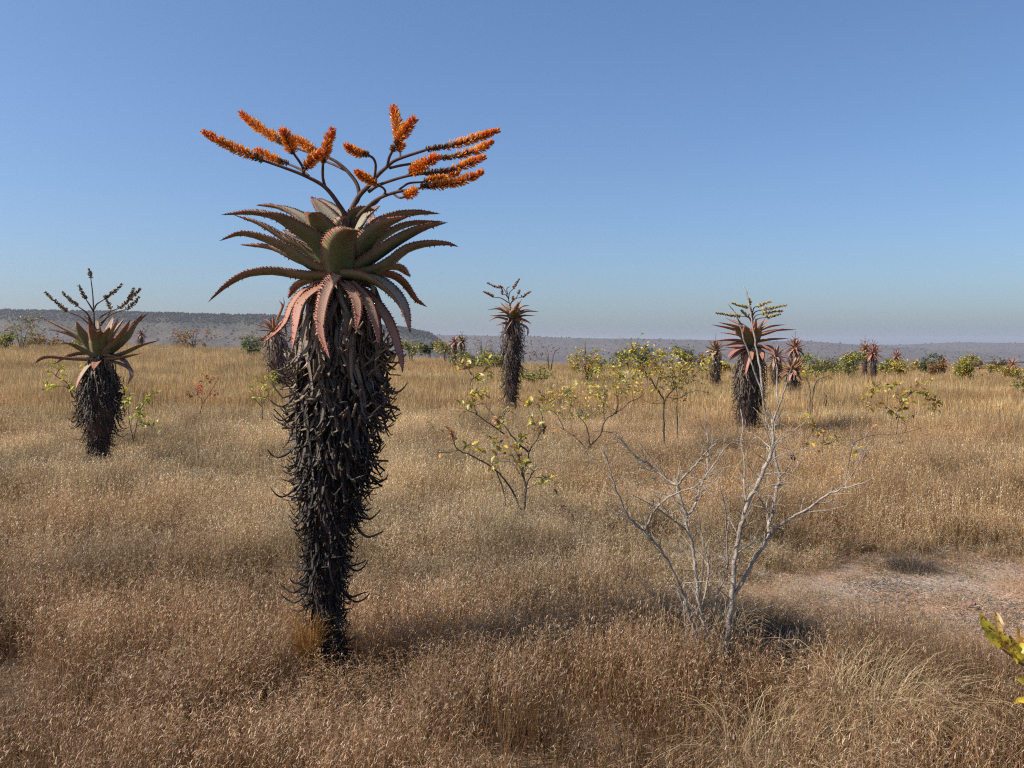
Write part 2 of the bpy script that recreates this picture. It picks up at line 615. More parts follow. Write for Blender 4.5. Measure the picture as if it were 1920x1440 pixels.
def build_grass():
    src = []
    for i in range(6):                                                    # near, seeded
        src.append(grass_clump(100 + i, 34, 0.13, 0.46 + 0.05 * (i % 3), 0.0020, 3.2, 34, 0.030, 0.35, 4, True))
    for i in range(4):                                                    # middle distance
        src.append(grass_clump(200 + i, 56, 0.26, 0.50, 0.0034, 1.8, 26, 0.035, 0.35, 4, True))
    for i in range(3):                                                    # far
        src.append(grass_clump(300 + i, 95, 0.75, 0.52, 0.0085, 0.6, 26, 0.05, 0.2, 2))
    for i in range(2):                                                    # low stubble on bare soil
        src.append(grass_clump(400 + i, 12, 0.09, 0.09, 0.002, 1.5, 10, 0.015, 0.6))
    for i in range(2):                                                    # stray long straws
        src.append(grass_clump(500 + i, 4, 0.06, 0.85, 0.0030, 2.0, 3, 0.03, 0.8, 6))
    for k in range(2):                                                    # fallen straw and leaf litter
        rg = random.Random(600 + k); mb = MB()
        for i in range(26):
            p = Vector((rg.gauss(0, .12), rg.gauss(0, .12), 0.004 + 0.012 * rg.random())); a = rg.uniform(0, 6.283)
            d = Vector((math.cos(a), math.sin(a), rg.uniform(-.1, .25))) * rg.uniform(0.02, 0.08)
            kk = rg.uniform(0.5, 1.1)
            ribbon(mb, [p, p + d * .5 + Vector((0, 0, .004)), p + d], 0.004, 0.006, Vector((-d.y, d.x, rg.uniform(-.02, .02))).normalized(), tuple(c * kk for c in rg.choice([(0.62, 0.57, 0.50), (0.5, 0.44, 0.36), (0.36, 0.28, 0.2), (0.2, 0.15, 0.11)])))
        src.append(mb.mesh('litter', M['grass'], smooth=False))
    rs = np.random.RandomState(11)
    P = []; I = []; S = []
    def ring(r0, r1, dens, lo, hi, smin, smax, half=0.80):
        area = half * (r1 * r1 - r0 * r0)
        n = int(area * dens)
        r = np.sqrt(rs.uniform(r0 * r0, r1 * r1, n)); a = rs.uniform(-half, half, n)
        x = r * np.sin(a); y = r * np.cos(a)
        P.append(np.stack([x, y], 1)); I.append(rs.randint(lo, hi, n)); S.append(rs.uniform(smin, smax, n))
    ring(1.2, 11.5, 66, 0, 6, 0.8, 1.2)
    ring(3.0, 13, 4.0, 15, 17, 0.6, 1.0)
    ring(10.5, 25, 26, 6, 10, 0.8, 1.2)
    ring(22, 48, 5.5, 10, 13, 0.8, 1.2, 0.75)
    ring(46, 120, 2.6, 10, 13, 0.9, 1.3, 0.72)
    P = np.concatenate(P); I = np.concatenate(I); S = np.concatenate(S)
    x, y = P[:, 0], P[:, 1]
    r = np.hypot(x, y)
    pd = patch_d(x, y)
    gap = fbm(x * 0.9 + 9, y * 0.9, 2)
    keep = (pd > 0.80 + 0.65 * rs.rand(len(x))) & (rs.rand(len(x)) < 0.38 + 1.5 * sstep(0.30, 0.55, gap))
    hollow = np.hypot((x - 1.86) / 0.42, (y - 6.0) / 0.55)               # dark hollow behind the bare shrub
    keep &= hollow > 1
    for tx, ty, tr in ((2.05, 4.75, .36), (1.35, 4.15, .34)):               # room for the arching tussocks
        keep &= (np.hypot(x - tx, y - ty) > tr) | (rs.rand(len(x)) < 0.6)
    P, I, S, x, y, r, pd = P[keep], I[keep], S[keep], x[keep], y[keep], r[keep], pd[keep]
    hmul = 0.30 + 0.75 * fbm(x * 0.28, y * 0.28 + 30, 3) + 0.75 * fbm(x * 1.3 + 5, y * 1.3, 2)
    hmul *= 0.28 + 0.72 * sstep(0.8, 2.1, pd)
    hmul *= 1 - 0.45 * np.exp(-(((x + 1.15) / 0.45) ** 2 + ((y - 5.15) / 0.6) ** 2))   # trodden round the big aloe
    front = sstep(5.8, 3.0, y)                                            # kept low by the camera
    hmul *= 1 - 0.15 * front
    # stubble on the bare patch
    n2 = 2200
    px = rs.uniform(2.0, 7.5, n2); py = rs.uniform(5.7, 9.8, n2)
    k2 = (patch_d(px, py) < 1.2) & (fbm(px * 2.2, py * 2.2 + 7, 2) > 0.50)
    px, py = px[k2], py[k2]
    n3 = 1900
    lx = rs.uniform(1.6, 7.5, n3); ly = rs.uniform(5.7, 9.9, n3)
    k3 = (patch_d(lx, ly) < 1.5) & (fbm(lx * 1.4 + 3, ly * 1.4 + 9, 3) > 0.44)
    lx, ly = lx[k3], ly[k3]
    nS = len(px)
    px = np.concatenate([px, lx]); py = np.concatenate([py, ly])
    nA, nB = len(x), len(px)
    X = np.concatenate([x, px]); Y = np.concatenate([y, py])
    pts = np.stack([X, Y, ground_z(X, Y)], 1)
    rot = np.stack([rs.normal(0, 0.08, nA + nB), rs.normal(0, 0.08, nA + nB), rs.uniform(0, 6.283, nA + nB)], 1)
    sxy = np.concatenate([S, rs.uniform(0.7, 1.3, nB)])
    sz = np.concatenate([S * hmul, rs.uniform(0.6, 1.4, nB)])
    scl = np.stack([sxy, sxy, sz], 1)
    idx = np.concatenate([I, rs.randint(13, 15, nS), rs.randint(17, 19, nB - nS)])
    # colour patches: straw, rust, grey
    a = sstep(0.35, 0.68, fbm(X * 0.22 + 50, Y * 0.22, 3))[:, None]
    b = sstep(0.45, 0.72, fbm(X * 0.5 + 80, Y * 0.5 + 3, 3))[:, None]
    nearw = (1 - sstep(4.0, 10, Y))[:, None]
    straw = np.array([1.04, 1.04, 0.96]); rust = np.array([0.90, 0.80, 0.68]); grey = np.array([1.06, 1.05, 1.02]); plum = np.array([0.60, 0.47, 0.385])
    t = straw * (1 - a) + rust * a
    t = t * (1 - 0.5 * b) + grey * 0.5 * b
    t = t * (1 - 0.8 * nearw) + plum * 0.8 * nearw
    t = t * (0.40 + 1.2 * fbm(X * 1.1 + 33, Y * 0.8 + 12, 3))[:, None]
    t = t * rs.uniform(0.62, 1.25, (nA + nB, 1)) * (1.0 + 0.12 * sstep(8, 30, Y))[:, None]
    tint = np.concatenate([t, np.ones((nA + nB, 1))], 1)
    o = scatter_object('dry_grass', pts, rot, scl, idx, tint, src)
    tag(o, 'knee high dry brown and straw coloured grass covering the whole plain', 'grass')
    print('grass instances', nA + nB)


build_grass()


# ------------------------------------------------------------------ far woodland on the hills
def build_woodland():
    src = []
    for k in range(3):
        rg = random.Random(900 + k)
        mb = MB()
        for i in range(70):
            a = rg.uniform(0, 6.283); u = rg.random()
            p = Vector((2.6 * math.cos(a) * u ** .5, 2.6 * math.sin(a) * u ** .5, 1.2 + 3.2 * rg.random() * (1.2 - u)))
            d = Vector((rg.uniform(-1, 1), rg.uniform(-1, 1), rg.uniform(-.3, 1))).normalized()
            s = d.orthogonal().normalized() * rg.uniform(0.5, 1.1); t = d.cross(s)
            kk = rg.uniform(0.7, 1.2)
            mb.add([p - s - t, p + s - t, p + s + t, p - s + t], [(0, 1, 2, 3)], (0.075 * kk, 0.078 * kk, 0.042 * kk))
        src.append(mb.mesh('far_tree', M['grass'], smooth=False))
    rs = np.random.RandomState(5)
    pts = []
    for (V, hh, ss), n, bias in ((LEFT_RIDGE, 8500, 2.2), (FAR_RIDGE, 700, 1.0), (FAR_RIDGE2, 500, 1.0)):
        m = V.shape[1]
        jtop = int(np.argmax(hh >= 1.0)) + 1
        for _ in range(n):
            i = rs.uniform(0, V.shape[0] - 1.01)
            j = jtop * (1 - rs.rand() ** bias) if rs.rand() < (0.25 if bias > 1 else 1.0) else jtop * (1 - 0.30 * rs.rand())
            i0, j0 = int(i), int(j); fi, fj = i - i0, j - j0
            p = (V[i0, j0] * (1 - fi) + V[i0 + 1, j0] * fi) * (1 - fj) + (V[i0, min(j0 + 1, m - 1)] * (1 - fi) + V[i0 + 1, min(j0 + 1, m - 1)] * fi) * fj
            pts.append(p)
    # valley floor trees beyond the edge of the plain
    n = 2200
    r = rs.uniform(420, 1300, n); a = rs.uniform(-0.75, 0.75, n)
    x = r * np.sin(a); y = r * np.cos(a)
    pts = np.concatenate([np.array(pts), np.stack([x, y, ground_z(x, y) - 0.3], 1)])
    n = len(pts)
    s = rs.uniform(0.35, 0.8, n)
    d = np.hypot(pts[:, 0], pts[:, 1])
    s *= np.where(d > 2600, 1.7, 1.0)
    rot = np.stack([np.zeros(n), np.zeros(n), rs.uniform(0, 6.283, n)], 1)
    k = rs.rand(n, 1)
    t = np.array([1.0, 1.0, 0.9]) * (0.55 + 0.7 * k)
    brown = (rs.rand(n, 1) < 0.45)
    t = np.where(brown, t * np.array([1.7, 1.25, 1.2]), t)
    o = scatter_object('far_woodland', pts, rot, np.stack([s, s, s * 0.9], 1), rs.randint(0, 3, n), np.concatenate([t, np.ones((n, 1))], 1), src)
    tag(o, 'grey green bush and small trees covering the distant hills', 'woodland')


build_woodland()


# ------------------------------------------------------------------ aloes
def leaf_build(mb, pts, width, out_dir, thick=0.28, fold=0.35, teeth=True, seg=14, rng=random, tooth=0.012, twist=0.0):
    """fleshy channelled leaf along pts (base to tip); out_dir: horizontal direction it leaves the stem in"""
    S = catmull(pts, seg)
    up = Vector((0, 0, 1))
    side0 = out_dir.cross(up).normalized()
    prof_s = [-1, -0.55, 0, 0.55, 1, 0.6, 0, -0.6]
    prof_lo = [0, 0, 0, 0, 0, 1, 1, 1]
    V = []; F = []; C = []; rows = []
    L = sum((S[i + 1] - S[i]).length for i in range(seg))
    for i, p in enumerate(S):
        t = i / seg
        tan = (S[min(i + 1, seg)] - S[max(i - 1, 0)]).normalized()
        side = (side0 - tan * side0.dot(tan)).normalized()
        nrm = side.cross(tan)
        if nrm.dot(up * max(0.2, 1 - abs(tan.z)) - out_dir * tan.z) < 0:
            nrm = -nrm
        if twist:
            q = Matrix.Rotation(twist * t, 3, tan)
            side = q @ side; nrm = q @ nrm
        w = width * 0.5 * (0.82 + 0.40 * t - 0.35 * t * t) * (1 - t ** 2.4) ** 0.9 + 0.0015
        row = []
        for s, hi in zip(prof_s, prof_lo):
            z = fold * w * s * s * (1 - 0.3 * t)
            if hi:
                z = z + 0.02 * w
            else:
                z = z - thick * w * (1 - s * s) - 0.05 * w
            V.append(p + side * (w * s) + nrm * z)
            C.append((t, abs(s), 1.0 if hi else 0.0))
            row.append((p + side * (w * s) + nrm * z, side * (1 if s > 0 else -1), nrm, w))
        rows.append((row, tan))
        if i:
            for k in range(8):
                k2 = (k + 1) % 8
                F.append(((i - 1) * 8 + k, i * 8 + k, i * 8 + k2, (i - 1) * 8 + k2))
    F.append(tuple(range(seg * 8, seg * 8 + 8)))
    mb.add(V, F, C)
    if teeth:
        def thorn(p, d, tan, h):
            b = tan * h * 0.42
            c = d.cross(tan).normalized() * h * 0.3
            tip = p + d * h + tan * h * 0.25
            mb.add([p - b - d * h * .2, p + b - d * h * .2, p + c - d * h * .2, p - c - d * h * .2, tip], [(0, 2, 4), (2, 1, 4), (1, 3, 4), (3, 0, 4)], [(0.92, 1.0, 0.0)] * 4 + [(1.0, 1.0, 0.0)])
        nt = max(6, int(L / 0.021))
        for e in (0, 4):
            for j in range(nt):
                u = (j + 0.5 + rng.uniform(-.25, .25)) / nt * seg * 0.97
                i0 = int(u); f = u - i0
                a, b = rows[i0], rows[min(i0 + 1, seg)]
                p = a[0][e][0].lerp(b[0][e][0], f)
                sd = a[0][e][1]
                thorn(p, (sd + a[0][e][2] * 0.25).normalized(), a[1], tooth * rng.uniform(0.7, 1.2) * (1.05 - 0.4 * u / seg))
        for j in range(int(nt * 1.1)):
            u = rng.uniform(0.12, 0.9) * seg
            i0 = int(u); e = rng.choice((1, 2, 3, 1, 3, 5, 7))
            a, b = rows[i0], rows[min(i0 + 1, seg)]
            p = a[0][e][0].lerp(b[0][e][0], u - i0)
            d = a[0][e][2] * (1 if e > 4 else -1)
            thorn(p, d, a[1], tooth * 0.75)


# dead leaf shapes shared by all aloes: hang from the origin, outward is +X
def dead_variant(seed, L=0.42, w=0.050, curl=1.0, seg=6, charred=False):
    rg = random.Random(seed)
    mb = MB()
    out = rg.uniform(0.10, 0.2) * L
    a = rg.uniform(0.0, 0.5)
    mid = Vector((out + 0.03 * L, rg.uniform(-.03, .03) * L, -0.33 * L))
    low = Vector((out * rg.uniform(0.6, 1.1), rg.uniform(-.07, .07) * L, -0.70 * L))
    tip = low + Vector((rg.uniform(0.02, 0.30) * curl, rg.uniform(-.09, .09), -0.30 + 0.20 * curl * rg.random())) * L
    tip2 = tip + Vector((rg.uniform(0.0, 0.18) * curl, rg.uniform(-.10, .10), rg.uniform(-0.1, 0.16) * curl)) * L
    S = catmull([Vector((-0.02, 0, 0.01)), Vector((out, 0, -0.08 * L)), mid, low, tip, tip2], seg)
    tw = rg.uniform(-1.6, 1.6)
    V = []; F = []; C = []
    for i, p in enumerate(S):
        t = i / seg
        tan = (S[min(i + 1, seg)] - S[max(i - 1, 0)]).normalized()
        sd = Vector((0, 1, 0)); sd = (sd - tan * sd.dot(tan)).normalized()
        nr = tan.cross(sd)
        ca, sa = math.cos(tw * t * t), math.sin(tw * t * t)
        sd, nr = sd * ca + nr * sa, nr * ca - sd * sa
        ww = w * 0.5 * (1.0 - 0.75 * t) * rg.uniform(0.8, 1.15) + 0.003
        for x, z in ((-1, 0.45), (0, -0.30), (1, 0.45), (0, 0.05)):
            V.append(p + sd * (x * ww) + nr * (z * ww)); C.append((1, 1, 1))
        if i:
            for k in range(4):
                k2 = (k + 1) % 4
                F.append(((i - 1) * 4 + k, i * 4 + k, i * 4 + k2, (i - 1) * 4 + k2))
    mb.add(V, F, C)
    return mb


DEAD = [dead_variant(50 + i, curl=rgc) for i, rgc in enumerate([0.4, 0.7, 1.0, 1.3, 1.6, 0.5, 0.9, 1.2, 1.5, 1.8, 0.3, 1.1, 0.8, 1.4])]
def claw_variant(seed):
    rg = random.Random(seed); mb = MB()
    k = rg.uniform(0.7, 1.2)
    S = catmull([Vector((0, 0, 0)), Vector((0.07, 0.01, -0.09)), Vector((0.14, rg.uniform(-.03, .03), -0.17)), Vector((0.22, rg.uniform(-.05, .05), -0.215)), Vector((0.29, rg.uniform(-.06, .06), -0.21 + 0.03 * k)), Vector((0.33, rg.uniform(-.06, .06), -0.19 + 0.06 * k))], 10)
    mb.tube(S, [0.016 * (1 - 0.85 * i / 10) + 0.002 for i in range(11)], 4)
    return mb


NCLAW = 5
DEAD += [claw_variant(90 + i) for i in range(NCLAW)]
DEAD_ME = [d.mesh('dead_leaf', M['dead_leaf']) for d in DEAD]
DEAD_NP = [np.array([tuple(v) for v in d.v]) for d in DEAD]
DEAD_EXT = [float(np.percentile(v[:, 0], 80)) for v in DEAD_NP]


def dead_color(u, rg):
    """u 0 at the crown, 1 at the ground: tan and grey above, scorched black below"""
    tan = Vector((0.34, 0.255, 0.18)); grey = Vector((0.135, 0.105, 0.082)); black = Vector((0.026, 0.020, 0.016))
    k = rg.uniform(-0.14, 0.14)
    u = min(1, max(0, u + k))
    if u < 0.20:
        c = tan.lerp(grey, u / 0.20)
    elif u < 0.46:
        c = grey.lerp(black, (u - 0.20) / 0.26)
    else:
        c = black.copy()
    if rg.random() < 0.14:
        c = c.lerp(grey, 0.75)
    return c * rg.uniform(0.75, 1.25)


def skirt(root, axis, rad, z1, z0, n, n_obj, rg, size=1.0, mean_len=(1.0, 0.55), burn=1.0):
    """hanging dead leaves round the stem from height z1 down to z0; axis(u), rad(u) with u 0 at the top"""
    items = []
    H = z1 - z0
    for i in range(n):
        u = (i + rg.random()) / n
        a = i * 2.399963 + rg.uniform(-0.3, 0.3)
        ki = rg.randrange(len(DEAD) - NCLAW)
        c = axis(u)
        ln = size * (mean_len[0] + (mean_len[1] - mean_len[0]) * min(1, u * 1.5)) * rg.uniform(0.75, 1.2)
        um = min(1, u + 0.22 * ln / H)
        r = rad(um) * rg.uniform(0.80, 1.0) - DEAD_EXT[ki] * ln
        tilt = rg.uniform(-0.25, 0.12) - 0.35 * min(1, u * 2) * rg.random()
        r += 0.25 * ln * math.sin(min(0, tilt))
        r = max(0.015, r)
        p = Vector((c.x + math.cos(a) * r, c.y + math.sin(a) * r, z1 - H * u + 0.10 * ln))
        m = Matrix.Translation(p) @ Matrix.Rotation(a, 4, 'Z') @ Matrix.Rotation(tilt, 4, 'Y') @ Matrix.Rotation(rg.uniform(-.35, .35), 4, 'X') @ Matrix.Diagonal((ln, ln * rg.uniform(0.6, 1.1), ln, 1))
        vis = -math.sin(a) + rg.uniform(0, 0.2)
        items.append((vis, m, ki, dead_color(u * burn, rg)))
    for i in range(n // 16):
        u = rg.uniform(0.12, 0.92); a = rg.uniform(0, 6.283)
        c = axis(u); ln = size * rg.uniform(0.55, 0.85)
        r = max(0.02, rad(u) * 0.95 - 0.13 * ln)
        m = Matrix.Translation(Vector((c.x + math.cos(a) * r, c.y + math.sin(a) * r, z1 - H * u + 0.05))) @ Matrix.Rotation(a, 4, 'Z') @ Matrix.Rotation(rg.uniform(-0.15, 0.5), 4, 'Y') @ Matrix.Rotation(rg.uniform(-.3, .3), 4, 'X') @ Matrix.Diagonal((ln, ln * 0.9, ln, 1))
        items.append((-math.sin(a), m, rg.randrange(len(DEAD) - NCLAW, len(DEAD)), dead_color(u * burn, rg)))
    items.sort(key=lambda t: -t[0])
    org = ORG[root.name]
    T = Matrix.Translation(-org)
    for vis, m, k, c in items[:n_obj]:
        o = bpy.data.objects.new('dead_leaf', DEAD_ME[k])
        o.matrix_world = T @ m
        o.color = (c.x, c.y, c.z, 1)
        o.parent = root
        COL.objects.link(o)
    rest = items[n_obj:]
    if rest:
        mb = MB()
        for vis, m, k, c in rest:
            A = np.array(m)
            v = DEAD_NP[k] @ A[:3, :3].T + A[:3, 3]
            mb.add([tuple(x) for x in v], DEAD[k].f, tuple(c))
        stuff(mb.build('dead_leaf_skirt', M['dead_skirt'], root))


def raceme(root, pts, radius, rg, kind='flower', dens=1.0, wither=0.35, name='flower_spike'):
    mb = MB()
    n = max(6, int(sum((pts[i + 1] - pts[i]).length for i in range(len(pts) - 1)) / 0.02))
    S = catmull(pts, n)
    L = sum((S[i + 1] - S[i]).length for i in range(n))
    mb.tube(S, [0.008 * (1 - 0.6 * i / n) for i in range(n + 1)], 5, (0.16, 0.07, 0.035))
    cnt = int(L / 0.0016 * dens)
    up = Vector((0, 0, 1))
    for i in range(cnt):
        t = (i + rg.random()) / cnt
        k = t * n; i0 = min(int(k), n - 1)
        p = S[i0].lerp(S[i0 + 1], k - i0)
        tan = (S[i0 + 1] - S[i0]).normalized()
        u = tan.orthogonal().normalized(); w = tan.cross(u)
        a = rg.uniform(0, 6.283)
        d = u * math.cos(a) + w * math.sin(a)
        if kind == 'flower':
            d = (d + up * 0.30 * (1 - abs(tan.z)) + tan * (0.25 + 0.35 * t)).normalized()
            old = t < wither * rg.uniform(0.5, 1.5)
            ln = radius * (0.62 if old else 1.0) * (1.0 - 0.45 * max(0, t - 0.72) / 0.28) * rg.uniform(0.8, 1.15)
            if old:
                base = rg.choice([(0.17, 0.075, 0.03), (0.10, 0.05, 0.028), (0.28, 0.14, 0.05), (0.42, 0.20, 0.05)])
                tipc = base; r0 = 0.0028
            else:
                q = rg.random()
                base = (0.70, 0.14, 0.015) if q < 0.5 else (0.78, 0.22, 0.02)
                tipc = (0.90, 0.42, 0.05) if t < 0.75 else (0.85, 0.25, 0.03)
                r0 = 0.0036
        else:
            d = (d + tan * 0.3).normalized()
            ln = radius * (1.0 - 0.5 * t) * rg.uniform(0.6, 1.15)
            base = rg.choice(kind); tipc = tuple(c * 1.3 for c in base); r0 = radius * 0.17
        q0 = p + d * 0.004
        q1 = p + d * ln * 0.55 + up * ln * 0.06
        q2 = p + d * ln + up * ln * 0.16
        e = d.orthogonal().normalized(); f = d.cross(e)
        V = []; C = []
        for q, rr, c in ((q0, r0 * 0.7, base), (q1, r0 * 1.2, tuple((x + y) / 2 for x, y in zip(base, tipc))), (q2, r0 * 0.9, tipc)):
            for j in range(3):
                aa = j * 2.0944
                V.append(q + (e * math.cos(aa) + f * math.sin(aa)) * rr); C.append(c)
        F = [(0, 1, 4, 3), (1, 2, 5, 4), (2, 0, 3, 5), (3, 4, 7, 6), (4, 5, 8, 7), (5, 3, 6, 8), (6, 7, 8)]
        mb.add(V, F, C)
        if kind == 'flower' and not old and rg.random() < 0.35:                # stamens
            mb.add([q2 - e * 0.001, q2 + e * 0.001, q2 + d * ln * 0.35 + up * 0.004], [(0, 1, 2)], (0.35, 0.12, 0.03))
    return mb.build(name, M['flower'] if kind == 'flower' else M['seed_head'], root, smooth=False)


def pxpts(lst, Y, dy0, dy1):
    n = len(lst)
    return [at(x, y, Y + dy0 + (dy1 - dy0) * i / (n - 1)) for i, (x, y) in enumerate(lst)]


def stem_core(root, axis, rad, z1, z0, k=0.55, col=None):
    mb = MB()
    n = 14
    pts = []; rr = []
    for i in range(n + 1):
        u = i / n
        c = axis(u)
        pts.append(Vector((c.x, c.y, z1 - (z1 - z0) * u))); rr.append(max(0.03, rad(u) * k))
    mb.tube(pts[::-1], rr[::-1], 10)
    return mb.build('stem', M['stalk'] if col is None else col, root)


# ---- the big aloe in front
def main_aloe():
    Y0 = 5.7
    rg = random.Random(4)
    base = at(613, 1212, Y0); base.z = gz(base.x, base.y)
    root = thing('aloe_tree', base, 'tallest aloe with bright orange flower spikes and a thick skirt of dead leaves', 'aloe', 'aloes scattered over the plain')
    prof = [(545, 640, 40), (580, 638, 66), (620, 637, 90), (680, 637, 98), (740, 636, 96), (800, 631, 92), (850, 629, 86), (900, 625, 78),
            (950, 620, 72), (1000, 616, 62), (1040, 613, 50), (1100, 608, 47), (1150, 610, 43), (1212, 613, 36), (1292, 615, 30)]
    ys = [p[0] for p in prof]
    def axis(u):
        y = 545 + (1292 - 545) * u
        x = float(np.interp(y, ys, [p[1] for p in prof]))
        return Vector((at(x, y, Y0).x, Y0, 0))
    def rad(u):
        y = 545 + (1292 - 545) * u
        return float(np.interp(y, ys, [p[2] for p in prof])) / FPX * Y0
    z1 = at(0, 545, Y0).z; z0 = base.z
    stem_core(root, axis, rad, z1 + 0.06, z0 - 0.05, 0.50)
    skirt(root, axis, rad, z1 - 0.03, z0 + 0.14, 1350, 300, rg, 1.0, (1.15, 0.44))
    # fresh leaves: pixel spine base to tip, depth of base and tip, width, redness
    leaves = [
        ([(612, 485), (585, 430), (560, 404), (522, 387), (480, 385)], 0.10, 0.55, 0.15, 0.10),
        ([(612, 492), (579, 440), (535, 411), (479, 398), (414, 403)], 0.05, 0.25, 0.16, 0.12),
        ([(616, 498), (591, 455), (555, 428), (515, 405), (479, 400)], -0.10, -0.42, 0.19, 0.02),
        ([(610, 496), (572, 466), (535, 446), (487, 418), (438, 403)], 0.02, 0.10, 0.14, 0.14),
        ([(620, 510), (585, 496), (547, 470), (505, 449), (454, 437), (411, 452)], -0.10, -0.20, 0.16, 0.08),
        ([(622, 508), (560, 485), (510, 463), (449, 459)], 0.10, 0.42, 0.14, 0.20),
        ([(622, 519), (590, 517), (554, 513), (510, 507), (460, 514), (422, 537), (390, 567)], -0.08, -0.12, 0.145, 0.22),
        ([(636, 455), (622, 418), (602, 390), (584, 368)], 0.08, 0.38, 0.16, 0.05),
        ([(645, 450), (636, 415), (616, 388), (598, 371)], 0.12, 0.62, 0.15, 0.10),
        ([(630, 480), (617, 450), (600, 424), (589, 404), (585, 398)], -0.06, -0.45, 0.17, 0.02),
        ([(640, 512), (637, 478), (640, 450), (655, 431), (674, 432)], -0.14, -0.55, 0.20, 0.02),
        ([(655, 470), (646, 430), (658, 402), (684, 392), (704, 394)], 0.02, 0.05, 0.18, 0.04),
        ([(668, 468), (697, 426), (735, 406), (782, 398), (826, 401)], 0.02, 0.10, 0.15, 0.12),
        ([(668, 490), (690, 450), (722, 420), (770, 404)], -0.06, -0.25, 0.19, 0.02),
        ([(664, 506), (704, 478), (750, 447), (797, 425), (840, 417)], -0.06, -0.05, 0.18, 0.05),
        ([(668, 485), (719, 440), (766, 419), (832, 415)], 0.12, 0.40, 0.14, 0.15),
        ([(664, 513), (700, 507), (731, 490), (762, 466), (800, 456), (838, 456), (860, 463)], -0.05, 0.00, 0.15, 0.12),
        ([(640, 514), (690, 518), (729, 541), (757, 577), (769, 627)], -0.12, -0.30, 0.17, 0.12),
        ([(660, 512), (726, 513), (756, 530), (779, 561), (801, 576)], 0.08, 0.28, 0.15, 0.45),
        ([(650, 528), (690, 555), (726, 600), (748, 660), (755, 699)], -0.12, -0.40, 0.13, 0.42),
        ([(632, 515), (614, 540), (603, 580), (602, 625), (618, 672)], -0.20, -0.46, 0.095, 0.45),
        ([(612, 530), (572, 545), (548, 572), (530, 612), (484, 650)], -0.10, -0.40, 0.11, 0.42),
        ([(618, 532), (580, 552), (561, 575), (554, 612), (548, 655)], -0.18, -0.50, 0.10, 0.50),
        ([(645, 530), (664, 552), (671, 583), (668, 620)], -0.2, -0.48, 0.09, 0.40),
        ([(655, 528), (685, 560), (702, 600), (712, 650)], -0.18, -0.45, 0.11, 0.32),
        ([(640, 500), (660, 470), (690, 440), (700, 400)], 0.14, 0.70, 0.16, 0.10),
        ([(640, 505), (600, 480), (560, 450), (530, 430)], 0.14, 0.72, 0.16, 0.12),
        ([(645, 515), (690, 505), (740, 500), (770, 520)], 0.12, 0.72, 0.15, 0.25),
        ([(636, 518), (600, 520), (560, 535), (540, 560)], 0.12, 0.60, 0.14, 0.35),
        ([(655, 455), (668, 420), (690, 398), (712, 386)], 0.08, 0.45, 0.15, 0.15),
        ([(640, 450), (642, 420), (650, 404)], 0.0, -0.08, 0.13, 0.0),
    ]
    for pl, d0, d1, w, red in leaves:
        pts = pxpts(pl, Y0, d0, d1)
        od = pts[-1] - pts[0]; od.z = 0
        if od.length < 0.05:
            od = Vector((0, -1, 0))
        od.normalize()
        mb = MB()
        leaf_build(mb, pts, w * (1.3 if red < 0.3 else 0.95), od, rng=rg, tooth=0.017, thick=0.36)
        o = mb.build('leaf', M['aloe_leaf'], root)
        o.color = (red * (0.6 if red < 0.3 else 1.15), 0, 0, 1)
    # flower stalk with its branches
    st = MB()
    zc = lambda x, y: (360 + x / 3.2, 180 + y / 3.2)
    def stalk(lst, d0, d1, r0, r1):
        pts = catmull(pxpts([zc(*p) for p in lst], Y0, d0, d1), len(lst) * 4)
        st.tube(pts, [r0 + (r1 - r0) * i / (len(pts) - 1) for i in range(len(pts))], 7)
    stalk([(940, 860), (945, 720), (1000, 605), (1060, 540), (1110, 480), (1170, 425), (1230, 382), (1400, 325), (1470, 305)], 0, -.05, .020, .008)
    stalk([(1170, 430), (1183, 370), (1200, 335)], -.03, -.15, .010, .009)
    stalk([(1185, 432), (1260, 415), (1350, 403), (1490, 380)], -.02, .15, .010, .008)
    stalk([(1060, 575), (1110, 540), (1180, 512), (1290, 480), (1400, 465)], -.01, -.12, .012, .008)
    stalk([(960, 800), (1000, 720), (1050, 670), (1120, 615), (1220, 578), (1340, 558), (1400, 545)], -.02, -.16, .015, .008)
    stalk([(1230, 575), (1265, 545), (1310, 522), (1400, 516)], -.08, .05, .008, .007)
    stalk([(1205, 580), (1225, 600), (1250, 611), (1290, 602)], -.08, -.22, .008, .007)
    stalk([(1270, 486), (1300, 474), (1320, 462)], -.06, -.12, .009, .008)
    stalk([(1240, 378), (1250, 360), (1245, 330)], -.03, .08, .008, .007)
    stalk([(920, 860), (915, 720), (880, 650), (800, 548), (690, 484), (560, 432), (420, 385)], -.04, -.2, .019, .008)
    stalk([(700, 480), (650, 440), (585, 410)], -.14, .0, .009, .008)
    stalk([(670, 475), (660, 420), (610, 345)], -.14, -.32, .009, .008)
    stalk([(800, 548), (785, 490), (785, 405)], -.1, -.2, .010, .009)
    stalk([(670, 472), (672, 450), (682, 436)], -.14, -.25, .009, .008)
    stalk([(985, 640), (1002, 600), (990, 530), (940, 460), (880, 405), (820, 370), (740, 335)], -.01, .05, .015, .009)
    stalk([(930, 450), (860, 415), (800, 390), (730, 350), (560, 290)], .02, .45, .010, .008)
    stalk([(1090, 500), (1098, 470), (1102, 410), (1085, 372), (1050, 353)], -.03, -.25, .009, .008)
    stalk([(1150, 592), (1160, 575), (1145, 550), (1105, 532)], -.06, -.3, .008, .007)
    stalk([(1050, 665), (1100, 645), (1140, 600)], -.05, -.08, .009, .008)
    st.build('flower_stalk', M['stalk'], root)
